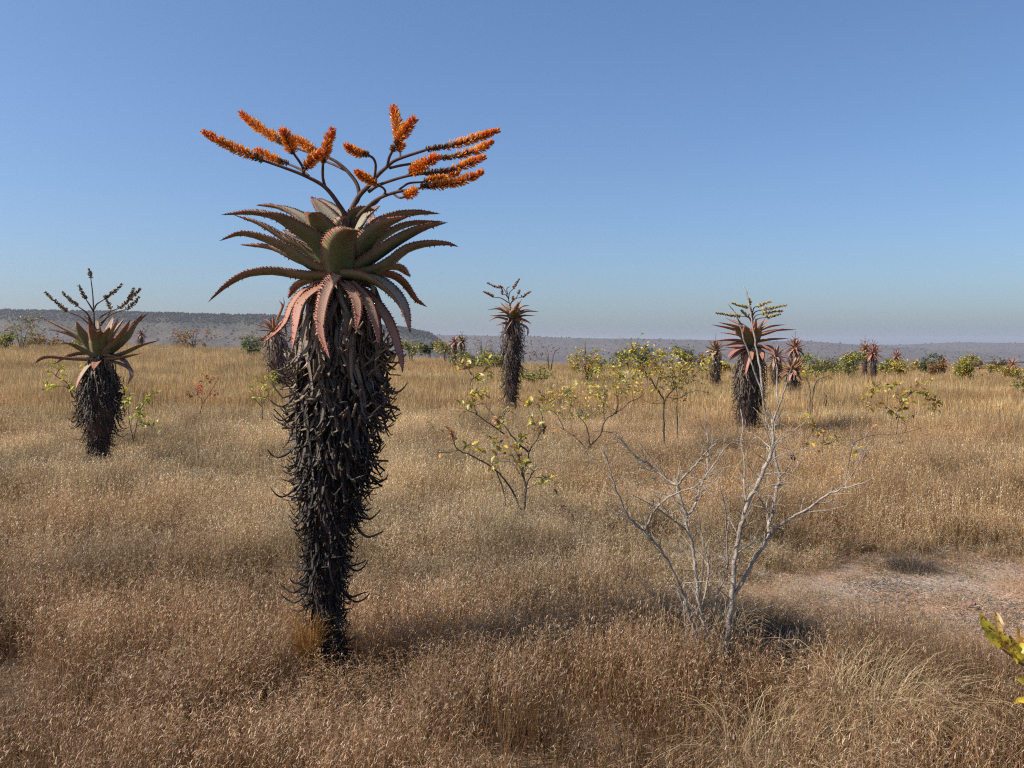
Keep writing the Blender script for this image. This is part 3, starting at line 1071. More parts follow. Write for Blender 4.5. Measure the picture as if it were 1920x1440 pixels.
    rac = [
        ([(1400, 325), (1560, 300), (1700, 260), (1840, 207)], -.04, -.08, .040, .45),
        ([(1490, 378), (1600, 360), (1720, 325), (1802, 278)], .15, .25, .040, .40),
        ([(1390, 468), (1540, 448), (1650, 415), (1758, 368)], -.12, -.2, .040, .55),
        ([(1310, 468), (1380, 425), (1472, 368)], -.12, -.35, .050, .12),
        ([(1370, 548), (1480, 540), (1620, 515), (1745, 458)], -.15, -.25, .042, .28),
        ([(1390, 516), (1480, 500), (1600, 465)], .05, .1, .040, .15),
        ([(1283, 604), (1310, 592), (1338, 572)], -.22, -.3, .042, .0),
        ([(1198, 338), (1262, 238), (1338, 140)], -.15, -.3, .048, .38),
        ([(1245, 270), (1232, 180), (1206, 68)], .06, .14, .048, .10),
        ([(1247, 338), (1250, 310), (1262, 290)], .08, .02, .036, .2),
        ([(430, 390), (340, 355), (200, 295), (65, 218)], -.2, -.25, .044, .28),
        ([(580, 408), (490, 385), (385, 325)], .0, .05, .040, .35),
        ([(608, 348), (580, 280), (540, 205)], -.32, -.45, .046, .08),
        ([(785, 410), (805, 320), (845, 200)], -.2, -.3, .042, .22),
        ([(680, 438), (725, 390), (772, 345)], -.25, -.35, .046, .10),
        ([(745, 340), (680, 300), (605, 255)], .05, .1, .044, .10),
        ([(560, 290), (480, 245), (380, 180), (290, 105)], .45, .6, .046, .18),
        ([(1055, 353), (990, 345), (920, 305)], -.25, -.5, .038, .35),
        ([(1110, 535), (1050, 505), (985, 460)], -.3, -.6, .036, .25),
    ]
    for pl, d0, d1, r, wth in rac:
        raceme(root, pxpts([zc(*p) for p in pl], Y0, d0, d1), r * 0.95, rg, 'flower', 1.7, wth)
    # small spent flower stalks rising in the crown
    return root


main_aloe()


# ---- other aloes
POD_BROWN = [(0.13, 0.085, 0.04), (0.08, 0.05, 0.03), (0.20, 0.14, 0.06), (0.16, 0.13, 0.05)]
POD_RED = [(0.20, 0.07, 0.045), (0.12, 0.05, 0.035), (0.25, 0.10, 0.05)]
POD_OLIVE = [(0.30, 0.23, 0.06), (0.22, 0.17, 0.05), (0.16, 0.10, 0.04), (0.36, 0.25, 0.06)]


def aloe(px, Y, base_py, crown_py, halfw, label, seed, tips=None, extra=10, leaf_len=0.8, leaf_w=0.14, red=0.2, spikes=None, stalks=None,
         pods=POD_BROWN, n_dead=500, n_obj=120, teeth=False, lean_px=0, group=None, dead_size=1.0, burn=1.0, auto_spikes=0, spike_r=0.03, seg=10):
    """px, crown_py: pixel of the leaf rosette's heart; base_py: where the stem meets the ground; halfw: [(u, px half width)]"""
    rg = random.Random(seed)
    b = at(px + lean_px, base_py, Y); b.z = gz(b.x, b.y)
    root = thing('aloe_tree', b, label, 'aloe', group or 'aloes scattered over the plain')
    heart = at(px, crown_py, Y)
    def axis(u):
        return Vector((heart.x + (b.x - heart.x) * u, heart.y + (b.y - heart.y) * u, 0))
    us = [h[0] for h in halfw]; hs = [h[1] / FPX * Y for h in halfw]
    rad = lambda u: float(np.interp(u, us, hs))
    z1 = heart.z - 0.10; z0 = b.z
    stem_core(root, axis, rad, z1 + 0.1, z0 - 0.05, 0.55)
    skirt(root, axis, rad, z1, z0 + 0.10, n_dead, n_obj, rg, dead_size, (0.95, 0.55), burn)
    def one(pts, w, rd):
        od = pts[-1] - pts[0]; od.z = 0
        if od.length < 0.05:
            od = Vector((0, -1, 0))
        od.normalize()
        mb = MB()
        leaf_build(mb, pts, w * 1.35, od, teeth=teeth, rng=rg, seg=seg, tooth=0.015, thick=0.36)
        o = mb.build('leaf', M['aloe_leaf'], root)
        o.color = (rd, 0, 0, 1)
    for tp in tips or []:
        lst = tp[0]; sgn = tp[1]; rd = tp[2] if len(tp) > 2 else red; w = tp[3] if len(tp) > 3 else leaf_w
        p0 = at(lst[0][0], lst[0][1], Y); p1 = at(lst[-1][0], lst[-1][1], Y)
        proj = (p1 - p0).length
        dd = math.sqrt(max(0.0, leaf_len ** 2 - proj ** 2)) * 0.8 * sgn
        one(pxpts(lst, Y, 0.05 * sgn, dd), w, rd)
    for i in range(extra):
        a = i * 2.399963 + rg.uniform(-.2, .2)
        q = (i + 0.5) / extra
        el = R(72 - 112 * q + rg.uniform(-8, 8))
        L = leaf_len * rg.uniform(0.75, 1.0) * (0.7 + 0.3 * min(1, q * 3))
        d = Vector((math.cos(a), math.sin(a), 0))
        p0 = heart + d * 0.05 + Vector((0, 0, 0.12 - 0.22 * q))
        pts = [p0]
        p = p0; e = el
        bend = rg.uniform(-0.10, 0.06) if q < 0.55 else rg.uniform(-0.30, -0.12)
        for k in range(4):
            p = p + (d * math.cos(e) + Vector((0, 0, 1)) * math.sin(e)) * L / 4
            e += bend
            if k == 2 and q < 0.6:
                e += rg.uniform(0.0, 0.3)
            pts.append(p)
        one(pts, leaf_w * rg.uniform(0.85, 1.1), red * rg.uniform(0.6, 1.4) + 0.12 * q)
    if auto_spikes:
        stalks = list(stalks or []); spikes = list(spikes or [])
        top = crown_py - 0.95 * FPX / Y * 0.85
        for i in range(auto_spikes):
            f = (i + 0.5) / auto_spikes * 2 - 1
            ex = px + f * 0.50 * FPX / Y; ey = top + (abs(f) * 0.42 + rg.uniform(-.06, .06)) * FPX / Y
            m = (px + f * 0.25 * FPX / Y, ey + 0.12 * FPX / Y)
            stalks.append([(px, crown_py - 0.2 * FPX / Y), (px + f * 0.06 * FPX / Y, crown_py - 0.45 * FPX / Y), m])
            spikes.append([m, (ex, ey)])
    if stalks:
        st = MB()
        for lst in stalks:
            dd = rg.uniform(-.15, .15)
            pts = catmull(pxpts(lst, Y, 0, dd), 10)
            st.tube(pts, [0.017 - 0.008 * i / 10 for i in range(11)], 5)
        st.build('flower_stalk', M['stalk'], root)
    for lst in spikes or []:
        dd = rg.uniform(-.15, .15)
        raceme(root, pxpts(lst, Y, dd * 0.8, dd), spike_r, rg, pods, 0.35, name='seed_spike')
    return root


z4 = lambda x, y: (x / 3.6, 480 + y / 3.6)
z5 = lambda x, y: (780 + x / 2.88, 500 + y / 2.88)
z7 = lambda x, y: (1130 + x / 4.5, 520 + y / 4.5)
conv = lambda f, L: [f(*p) for p in L]

# left aloe with dried seed spikes
T = [([(650, 660), (560, 560), (430, 485), (275, 415)], -1, .05, .20), ([(640, 640), (500, 540), (320, 488)], 1, .35), ([(650, 685), (540, 625), (480, 595), (420, 583)], -1, .05, .17),
     ([(650, 698), (480, 690), (340, 678), (275, 695), (235, 730)], -1, .25), ([(640, 660), (575, 570), (535, 500), (515, 440)], -1, .0, .22), ([(655, 640), (645, 540), (645, 470), (662, 430)], 1, .02, .18),
     ([(675, 675), (660, 600), (655, 540), (680, 498)], -1, .0, .24), ([(690, 640), (720, 540), (770, 400)], 1, .15), ([(700, 650), (760, 530), (850, 405)], 1, .12, .18),
     ([(715, 660), (800, 570), (880, 430)], -1, .15, .22), ([(730, 660), (850, 560), (920, 450), (1005, 385)], 1, .12, .20), ([(725, 665), (830, 580), (900, 480), (965, 385)], -1, .08, .22), ([(730, 690), (850, 650), (960, 600), (1082, 567)], -1, .15, .15),
     ([(715, 698), (800, 690), (880, 672), (958, 657)], -1, .25, .12), ([(720, 705), (800, 725), (870, 760), (885, 810), (860, 870)], -1, .30, .09), ([(665, 700), (645, 730), (632, 765)], -1, .5, .12),
     ([(685, 660), (700, 560), (740, 480)], -1, .0, .2)]
aloe(188, 15.3, 853, 663, [(0, 15), (.12, 26), (.3, 44), (.5, 47), (.62, 42), (.72, 28), (1, 23)],
     'green leaved aloe with dark seed spikes at the far left of the plain', 21,
     [(conv(z4, t[0]),) + t[1:] for t in T], 8, 0.85, 0.16, 0.10,
     [conv(z4, s) for s in [[(612, 150), (600, 85)], [(580, 292), (530, 200)], [(525, 340), (470, 295), (420, 245)], [(455, 378), (380, 315), (300, 245)], [(705, 292), (770, 245), (825, 190)],
                            [(750, 358), (722, 310), (705, 268)], [(800, 355), (870, 290), (905, 215)], [(850, 362), (900, 325), (942, 275)], [(870, 300), (920, 250), (950, 220)]]],
     [conv(z4, s) for s in [[(640, 560), (635, 430), (632, 370), (625, 250), (612, 150)], [(632, 375), (605, 330), (580, 292)], [(620, 470), (590, 390), (525, 340)], [(630, 490), (540, 410), (455, 378)],
                            [(635, 360), (655, 325), (705, 292)], [(680, 470), (735, 395), (750, 358)], [(670, 420), (730, 380), (800, 355)], [(680, 450), (760, 390), (850, 362)], [(632, 560), (600, 440), (560, 400)]]],
     POD_BROWN, 560, 160, True, -3, burn=1.6, spike_r=0.055)

# aloe in the middle distance, right of the big one
T = [([(510, 265), (450, 228), (385, 232)], -1), ([(510, 255), (470, 225), (425, 214)], 1), ([(510, 290), (440, 272), (395, 292)], -1, .35), ([(510, 300), (470, 305), (432, 318)], -1, .35),
     ([(540, 265), (600, 240), (668, 244)], 1), ([(540, 275), (590, 262), (648, 266)], -1), ([(535, 255), (570, 215), (615, 210)], 1), ([(525, 250), (545, 220), (548, 188)], 1), ([(515, 250), (505, 225), (480, 196)], 1),
     ([(540, 300), (585, 320), (603, 345), (600, 378)], -1, .3, .10), ([(535, 290), (570, 290), (598, 302)], -1, .5), ([(525, 280), (522, 250), (535, 228)], -1, .05, .2), ([(540, 270), (545, 250), (555, 238)], -1, .05, .18),
     ([(530, 262), (575, 235), (620, 230)], -1), ([(515, 262), (480, 245), (440, 250)], -1)]
aloe(962, 24.0, 780, 594, [(0, 16), (.12, 24), (.35, 25), (.6, 22), (.85, 15), (1, 10)],
     'slender pale red aloe standing behind the yellow leaved shrub, dark spikes on top', 22,
     [(conv(z5, t[0]),) + t[1:] for t in T], 8, 0.72, 0.13, 0.22,
     [conv(z5, s) for s in [[(470, 112), (430, 108), (385, 88)], [(420, 165), (395, 148), (363, 135)], [(466, 152), (464, 122)], [(525, 120), (540, 95), (557, 65)], [(522, 182), (524, 158)], [(552, 150), (560, 125)], [(570, 165), (595, 150), (622, 134)]]],
     [conv(z5, s) for s in [[(512, 250), (505, 200), (490, 150), (470, 112)], [(500, 195), (460, 170), (420, 165)], [(495, 165), (480, 150), (466, 152)], [(500, 175), (505, 140), (525, 120)], [(508, 215), (515, 195), (522, 182)], [(520, 190), (540, 170), (552, 150)], [(510, 200), (530, 175), (570, 165)], [(495, 150), (490, 120), (505, 108)]]],
     POD_RED, 460, 120, False, -4, burn=1.3, spike_r=0.06)

# aloe on the right with yellowish spikes
T = [([(1220, 480), (1080, 430), (915, 398)], -1), ([(1225, 470), (1120, 415), (975, 378)], -1), ([(1230, 450), (1150, 390), (1038, 345)], 1), ([(1220, 510), (1130, 480), (985, 463)], 1),
     ([(1220, 545), (1080, 525), (935, 537)], -1, .4), ([(1220, 585), (1130, 585), (1040, 592)], 1, .5), ([(1220, 590), (1130, 615), (1050, 682)], -1, .6), ([(1230, 600), (1150, 640), (1068, 702)], -1, .6),
     ([(1270, 450), (1330, 405), (1402, 348)], 1), ([(1280, 470), (1400, 415), (1545, 397)], 1), ([(1290, 490), (1460, 445), (1637, 440)], -1), ([(1285, 500), (1390, 470), (1530, 430)], -1), ([(1290, 540), (1420, 520), (1580, 515)], -1, .35), ([(1300, 580), (1400, 585), (1455, 655)], -1, .65),
     ([(1245, 570), (1215, 480), (1200, 410)], -1, .1, .22), ([(1270, 560), (1300, 470), (1290, 420)], -1, .1, .22), ([(1240, 560), (1160, 480), (1120, 440)], -1, .1, .2), ([(1260, 600), (1255, 650), (1262, 700)], -1, .5, .12), ([(1290, 590), (1340, 640), (1350, 700)], -1, .5, .12)]
aloe(1408, 20.0, 806, 645, [(0, 14), (.15, 28), (.3, 34), (.6, 31), (.8, 24), (1, 15)],
     'broad red leaved aloe with level olive yellow spikes, right of centre', 23,
     [(conv(z7, t[0]),) + t[1:] for t in T], 8, 0.90, 0.16, 0.30,
     [conv(z7, s) for s in [[(1228, 255), (1160, 240), (1088, 215)], [(1250, 235), (1235, 180)], [(1305, 245), (1370, 225), (1425, 205)], [(1350, 275), (1450, 255), (1555, 235)], [(1335, 310), (1430, 295), (1522, 285)],
                            [(1375, 340), (1440, 330), (1500, 308)], [(1165, 328), (1060, 318), (952, 300)], [(1235, 335), (1195, 305), (1165, 275)]]],
     [conv(z7, s) for s in [[(1258, 500), (1268, 380), (1262, 300), (1248, 240)], [(1262, 330), (1275, 260), (1305, 245)], [(1264, 330), (1290, 290), (1350, 275)], [(1264, 370), (1290, 325), (1335, 310)], [(1266, 400), (1310, 350), (1375, 340)],
                            [(1262, 390), (1230, 340), (1165, 328)], [(1262, 400), (1255, 360), (1235, 335)], [(1258, 290), (1245, 260), (1228, 255)], [(1240, 250), (1228, 190), (1215, 150)]]],
     POD_OLIVE, 520, 140, False, -8, burn=0.9, spike_r=0.06)

aloe(1342, 40.0, 728, 658, [(0, 9), (.2, 14), (.6, 14), (.85, 9), (1, 5)], 'dark aloe just left of the broad red one, yellow twigs across its crown', 31,
     None, 26, 0.62, 0.12, 0.16, pods=POD_BROWN, n_dead=240, n_obj=0, dead_size=1.1, auto_spikes=3, burn=1.0)
aloe(1487, 34.0, 743, 693, [(0, 9), (.2, 15), (.6, 15), (.8, 9), (1, 5)], 'short pinkish aloe with an open flat crown, right of the broad red one', 32,
     None, 24, 0.72, 0.12, 0.34, n_dead=240, n_obj=0, dead_size=1.1, burn=0.8)
aloe(1491, 44.0, 715, 652, [(0, 8), (.3, 12), (1, 6)], 'orange tinged aloe rising directly behind the short pinkish one', 33,
     None, 28, 0.62, 0.12, 0.40, pods=POD_OLIVE, n_dead=160, n_obj=0, dead_size=1.1, auto_spikes=5)
aloe(1455, 38.0, 728, 668, [(0, 8), (.3, 13), (1, 7)], 'aloe half hidden behind the right edge of the broad red one', 34,
     None, 22, 0.70, 0.12, 0.20, n_dead=180, n_obj=0, dead_size=1.1)
aloe(1638, 46.0, 716, 662, [(0, 7), (.25, 10), (.6, 9), (1, 5)], 'red crowned aloe with upright branching spikes, taller of a pair', 35,
     None, 26, 0.60, 0.11, 0.42, pods=POD_RED, n_dead=200, n_obj=0, dead_size=1.0, auto_spikes=6)
aloe(1622, 52.0, 700, 654, [(0, 6), (.3, 8), (1, 5)], 'smaller red aloe touching the left side of a taller one', 36,
     None, 22, 0.55, 0.11, 0.42, pods=POD_RED, n_dead=140, n_obj=0, auto_spikes=3)
aloe(515, 33.0, 742, 622, [(0, 10), (.2, 26), (.45, 30), (.7, 22), (1, 10)], 'aloe mostly hidden behind the skirt of the tallest one', 37,
     [([(515, 618), (495, 612), (470, 606)], -1), ([(512, 630), (492, 634), (475, 640)], -1), ([(515, 612), (500, 600), (490, 598)], 1), ([(520, 600), (530, 575), (523, 563)], 1), ([(520, 600), (532, 572), (531, 556)], -1)],
     22, 0.75, 0.12, 0.38, n_dead=280, n_obj=60, dead_size=1.2, burn=0.8, lean_px=14)
aloe(866, 62.0, 672, 640, [(0, 7), (.3, 9), (1, 7)], 'dark bushy aloe among the shrubs left of the slender pale red one', 38,
     None, 26, 0.62, 0.12, 0.05, pods=POD_BROWN, n_dead=130, n_obj=0, auto_spikes=4)
aloe(852, 63.5, 672, 642, [(0, 6), (.3, 8), (1, 6)], 'reddish aloe merging with the left of a dark bushy one', 39,
     None, 22, 0.58, 0.12, 0.36, n_dead=130, n_obj=0)
aloe(264, 80.0, 655, 627, [(0, 6), (.4, 8), (1, 7)], 'small distant aloe silhouetted on the left hill, right of the green leaved one', 40,
     None, 24, 0.60, 0.12, 0.10, n_dead=120, n_obj=0, dead_size=1.2)
aloe(1592, 55.0, 690, 672, [(0, 5), (1, 6)], 'low aloe crown poking out of a green bush left of the red pair', 41, None, 20, 0.55, 0.11, 0.40, n_dead=60, n_obj=0)
aloe(1681, 60.0, 690, 668, [(0, 5), (1, 5)], 'small distant red aloe right of the red pair', 42, None, 20, 0.55, 0.11, 0.46, n_dead=60, n_obj=0, auto_spikes=2)
aloe(1768, 62.0, 698, 680, [(0, 5), (1, 5)], 'dull aloe low among the bushes left of the round yellow green bush', 43, None, 20, 0.60, 0.11, 0.30, n_dead=60, n_obj=0)
aloe(1898, 60.0, 705, 684, [(0, 5), (1, 5)], 'reddish aloe at the far right edge of the plain', 44, None, 24, 0.65, 0.11, 0.42, n_dead=60, n_obj=0)
aloe(428, 70.0, 668, 664, [(0, 3), (1, 4)], 'tiny aloe rosette in the grass left of the tallest aloe', 45, None, 16, 0.45, 0.10, 0.15, n_dead=20, n_obj=0)
aloe(384, 84.0, 664, 650, [(0, 4), (1, 5)], 'small dark aloe beside the reddish brown bush on the left', 46, None, 18, 0.50, 0.10, 0.08, n_dead=40, n_obj=0)
aloe(1316, 58.0, 698, 672, [(0, 4), (1, 5)], 'small brown aloe crown left of the dark one', 47, None, 18, 0.5, 0.1, 0.2, n_dead=50, n_obj=0)

# ------------------------------------------------------------------ shrubs
YEL, YGR, GRN, ORG_, BRN, PAL, DGR, REDL = (0.60, 0.43, 0.05), (0.36, 0.36, 0.055), (0.12, 0.15, 0.045), (0.48, 0.20, 0.04), (0.26, 0.13, 0.05), (0.46, 0.43, 0.20), (0.05, 0.075, 0.03), (0.55, 0.12, 0.05)


def leaf_mesh_data(seed, lobed=False):
    rg = random.Random(seed)
    mb = MB()
    n = 5
    V = []; F = []
    for i in range(n + 1):
        t = i / n
        w = 0.25 * math.sin(math.pi * min(1, t * 0.92 + 0.06)) ** 0.8 * (1 if not lobed else rg.uniform(0.7, 1.2))
        z = -0.25 * t * t + rg.uniform(-.02, .02)
        V += [Vector((t, -w, z + w * 0.45)), Vector((t, 0, z)), Vector((t, w, z + w * 0.45 + rg.uniform(-.05, .05)))]
        if i:
            a = (i - 1) * 3
            F += [(a, a + 3, a + 4, a + 1), (a + 1, a + 4, a + 5, a + 2)]
    mb.add(V, F)
    return mb


LEAFB = [leaf_mesh_data(i) for i in range(4)]
LEAF_ME = [l_.mesh('leaf', M['leaf']) for l_ in LEAFB]
LEAF_NP = [np.array([tuple(v) for v in l_.v]) for l_ in LEAFB]


def shrub(name, base, label, cat, seed, mains, clusters, leaf=0.05, bark='bark', individual=True, group=None, twig_r=0.004, spread=0.10, extra_twigs=0, branch_name='branch'):
    """mains: list of (world points, r0, r1); clusters: (world point, leaf count, palette)"""
    rg = random.Random(seed)
    root = thing(name, base, label, cat, group)
    nodes = []
    parts = []
    for pts, r0, r1 in mains:
        hb = pts[0].z - gz(pts[0].x, pts[0].y)
        if 0.02 < hb < 0.45:
            pts = [Vector((pts[0].x, pts[0].y, pts[0].z - hb - 0.03))] + list(pts)
        n = max(4, len(pts) * 3)
        S = catmull(pts, n)
        S = [S[0]] + [p + Vector((rg.uniform(-1, 1), rg.uniform(-1, 1), rg.uniform(-1, 1))) * r0 * 0.5 for p in S[1:]]
        mb = MB()
        mb.tube(S, [r0 + (r1 - r0) * i / n for i in range(n + 1)], 6)
        # knots and short side twigs belong to the branch
        parts.append(mb)
        for i, p in enumerate(S):
            if i > n * 0.15:
                nodes.append((p, r0 + (r1 - r0) * i / n, (S[min(i + 1, n)] - S[max(i - 1, 0)]).normalized()))
    for mb in parts:
        mb.build(branch_name if mb is not parts[0] or len(parts) > 3 else branch_name, M[bark], root)
    tw = MB()
    places = []
    def twig(a, b, r):
        d = (b - a)
        mid = a.lerp(b, 0.5) + Vector((rg.uniform(-.12, .12), rg.uniform(-.12, .12), rg.uniform(-.05, .12))) * d.length
        S = catmull([a, mid, b], 6)
        tw.tube(S, [max(0.0012, r * (1 - 0.6 * i / 6)) for i in range(7)], 4, cap=False)
        return S
    clusters = sorted(clusters, key=lambda c: (c[0] - Vector(base)).length)
    for c, n, pal in clusters:
        a, ra, _ = min(nodes, key=lambda q: (q[0] - c).length + 0.35 * max(0, q[0].z - c.z))
        S = twig(a, c, min(twig_r, ra * 0.8))
        for p in S[2:]:
            nodes.append((p, twig_r * 0.7, Vector((0, 0, 1))))
        for i in range(n):
            if rg.random() < 0.55:
                k = rg.uniform(0.45, 1.0) * 6; i0 = min(int(k), 5)
                p = S[i0].lerp(S[i0 + 1], k - i0) + Vector((rg.gauss(0, .2), rg.gauss(0, .2), rg.gauss(0, .2))) * spread
            else:
                q = c + Vector((rg.gauss(0, 1), rg.gauss(0, 1), rg.gauss(0, .8))) * spread
                tw.tube([c, q], [twig_r * 0.4, twig_r * 0.25], 3, cap=False)
                p = q
            places.append((p, pal))
    for i in range(extra_twigs):
        p, r, t = rg.choice(nodes)
        if p.z - base[2] > 1.75:
            continue
        d = (t + Vector((rg.gauss(0, .7), rg.gauss(0, .7), rg.gauss(0.15, .5)))).normalized()
        S = twig(p, p + d * rg.uniform(0.06, 0.32) * min(1.0, 0.5 + 60 * r), min(r * 0.5, 0.0035))
        if rg.random() < 0.6:
            q = S[rg.randrange(2, 5)]
            twig(q, q + (d + Vector((rg.gauss(0, .7), rg.gauss(0, .7), rg.gauss(0, .6)))).normalized() * rg.uniform(0.05, 0.15), 0.002)
    if tw.v:
        o = tw.build('twigs', M[bark], root)
        stuff(o)
    fol = MB()
    org = ORG[root.name]
    for p, pal in places:
        c = rg.choice(pal); k = rg.uniform(0.75, 1.25)
        c = tuple(min(0.9, x * k) for x in c)
        s = leaf * rg.uniform(0.7, 1.3)
        m = Matrix.Translation(p) @ Euler((rg.uniform(-1, 1), rg.uniform(-1.1, 0.9), rg.uniform(0, 6.283))).to_matrix().to_4x4() @ Matrix.Diagonal((s, s, s, 1))
        ki = rg.randrange(4)
        if individual:
            o = bpy.data.objects.new('leaf', LEAF_ME[ki])
            o.matrix_world = Matrix.Translation(-org) @ m
            o.color = (*c, 1)
            o.parent = root
            COL.objects.link(o)
        else:
            A = np.array(m)
            v = LEAF_NP[ki] @ A[:3, :3].T + A[:3, 3]
            fol.add([tuple(x) for x in v], LEAFB[ki].f, c)
    if fol.v:
        stuff(fol.build('foliage', M['foliage'], root))
    return root


def mains_px(lists, f, Y, r0s, dys):
    out = []
    for (lst, r0, r1), dy in zip(lists, dys):
        out.append((pxpts([f(*p) for p in lst], Y, dy[0], dy[1]), r0, r1))
    return out


def base_at(px, py, Y):
    b = at(px, py, Y); b.z = gz(b.x, b.y) - 0.02
    return b


# ---- bare shrub in the right foreground
def bare_shrub():
    Y = 5.5
    f6 = lambda x, y: (1100 + x / 2.88, 780 + y / 2.88)
    f7in6 = lambda x, y: (1130 + x / 4.5, 520 + y / 4.5)
    b = base_at(1345, 1235, Y)
    pr = 0.00125                                                # metres per crop pixel at this depth
    G = [
        (f6, [(612, 1330), (605, 1250), (570, 1120), (530, 980), (500, 900), (430, 770), (370, 690), (310, 620), (250, 570), (200, 490), (155, 380), (120, 270), (80, 160)], 13, 3, (0, -.35)),
        (f6, [(312, 615), (340, 560), (380, 490), (440, 440), (500, 410), (560, 390), (605, 368)], 8, 3, (-.18, -.45)),
        (f6, [(660, 1340), (655, 1290), (635, 1160), (615, 1040), (595, 900), (580, 780), (565, 680), (545, 600), (538, 540), (515, 480), (495, 410), (488, 370)], 14, 8, (-.05, .1)),
        (f6, [(488, 375), (440, 350), (380, 300), (330, 255), (270, 220), (220, 170), (165, 100)], 8, 3, (.1, .35)),
        (f6, [(488, 380), (510, 350), (560, 290), (610, 240), (650, 190), (695, 148)], 8, 3, (.1, -.1)),
        (f6, [(540, 550), (580, 490), (600, 430), (625, 360), (660, 300), (710, 230), (750, 165)], 9, 3, (.05, .3)),
        (f6, [(655, 305), (652, 230), (655, 150), (645, 50), (640, -40)], 5, 2, (.22, .4)),
        (f6, [(535, 612), (450, 550), (400, 510), (330, 470), (240, 420)], 6, 2, (.05, -.3)),
        (f6, [(745, 1340), (755, 1250), (770, 1120), (785, 1000), (790, 880), (800, 760), (820, 660), (840, 570), (870, 480), (910, 390), (950, 300), (980, 230), (998, 178)], 17, 12, (0, .05)),
        (f6, [(785, 980), (820, 930), (870, 850), (920, 760), (970, 680), (985, 600), (1000, 530), (1020, 430), (1032, 370), (1040, 335), (1018, 240), (1006, 160), (1010, 90), (1005, 20)], 13, 9, (0, .3)),
        (f7in6, [(1440, 1310), (1430, 1200), (1370, 1120), (1350, 1000), (1310, 880), (1270, 770), (1230, 640), (1190, 520), (1150, 380), (1100, 280), (1058, 222)], 8, 3, (.3, .3)),
        (f7in6, [(1350, 1000), (1345, 900), (1320, 720), (1290, 560), (1270, 420), (1240, 250), (1220, 140), (1188, 82)], 8, 3, (.3, .5)),
        (f7in6, [(1440, 1220), (1490, 1080), (1540, 930), (1580, 800), (1612, 705)], 6, 2, (.3, .15)),
        (f7in6, [(1485, 1085), (1470, 950), (1475, 820), (1465, 730), (1448, 655)], 6, 2, (.27, .4)),
        (f6, [(982, 655), (1030, 600), (1100, 550), (1180, 510), (1250, 460), (1310, 420), (1380, 390), (1450, 375), (1535, 342)], 10, 3, (.12, -.2)),
        (f6, [(1380, 390), (1430, 320), (1470, 250), (1492, 198)], 4, 2, (-.1, -.15)),
        (f6, [(1040, 335), (1080, 290), (1110, 240), (1135, 190)], 5, 2, (.2, .1)),
        (f6, [(862, 490), (850, 350), (855, 260), (835, 150), (845, 50), (828, -40)], 7, 2, (.03, .25)),
        (f6, [(765, 830), (755, 640), (750, 500), (730, 420), (708, 358)], 6, 2, (.05, -.2)),
        (f6, [(690, 1060), (710, 960), (740, 880), (762, 790)], 7, 5, (.05, .05)),
        (f6, [(630, 1000), (655, 880), (652, 760), (622, 650), (612, 568)], 7, 3, (.05, .2)),
        (f6, [(820, 735), (880, 700), (950, 655)], 4, 2, (.0, .1)),
        (f6, [(990, 545), (960, 490), (935, 440), (945, 390)], 4, 2, (.1, 0)),
        (f6, [(540, 1250), (530, 1100), (525, 1000)], 4, 3, (-.1, -.1)),
        (f6, [(720, 1250), (745, 1150), (790, 1060)], 6, 4, (.1, .1)),
    ]
    mains = [(pxpts([f(*p) for p in lst], Y, d[0], d[1]), r0 * pr * 0.85, max(0.0022, r1 * pr * 0.85)) for f, lst, r0, r1, d in G]
    root = shrub('bare_shrub', b, 'leafless pale branched shrub in front of the bare soil patch', 'shrub', 61, mains, [], bark='pale_bark', extra_twigs=460)
    # one shrivelled leaf hanging on a twig
    mb = MB()
    rg = random.Random(3)
    p = at(*f6(1112, 208), Y + .18)
    for k in range(3):
        m = Matrix.Translation(p) @ Euler((rg.uniform(-1, 1), rg.uniform(0, 1.5), rg.uniform(0, 6))).to_matrix().to_4x4() @ Matrix.Scale(0.05, 4)
        A = np.array(m); v = LEAF_NP[k] @ A[:3, :3].T + A[:3, 3]
        mb.add([tuple(x) for x in v], LEAFB[k].f, (0.035, 0.025, 0.02))
    o = mb.build('shrivelled_leaf', M['foliage'], root)
    o['label'] = 'dark curled dead leaf hanging on a twig'


bare_shrub()


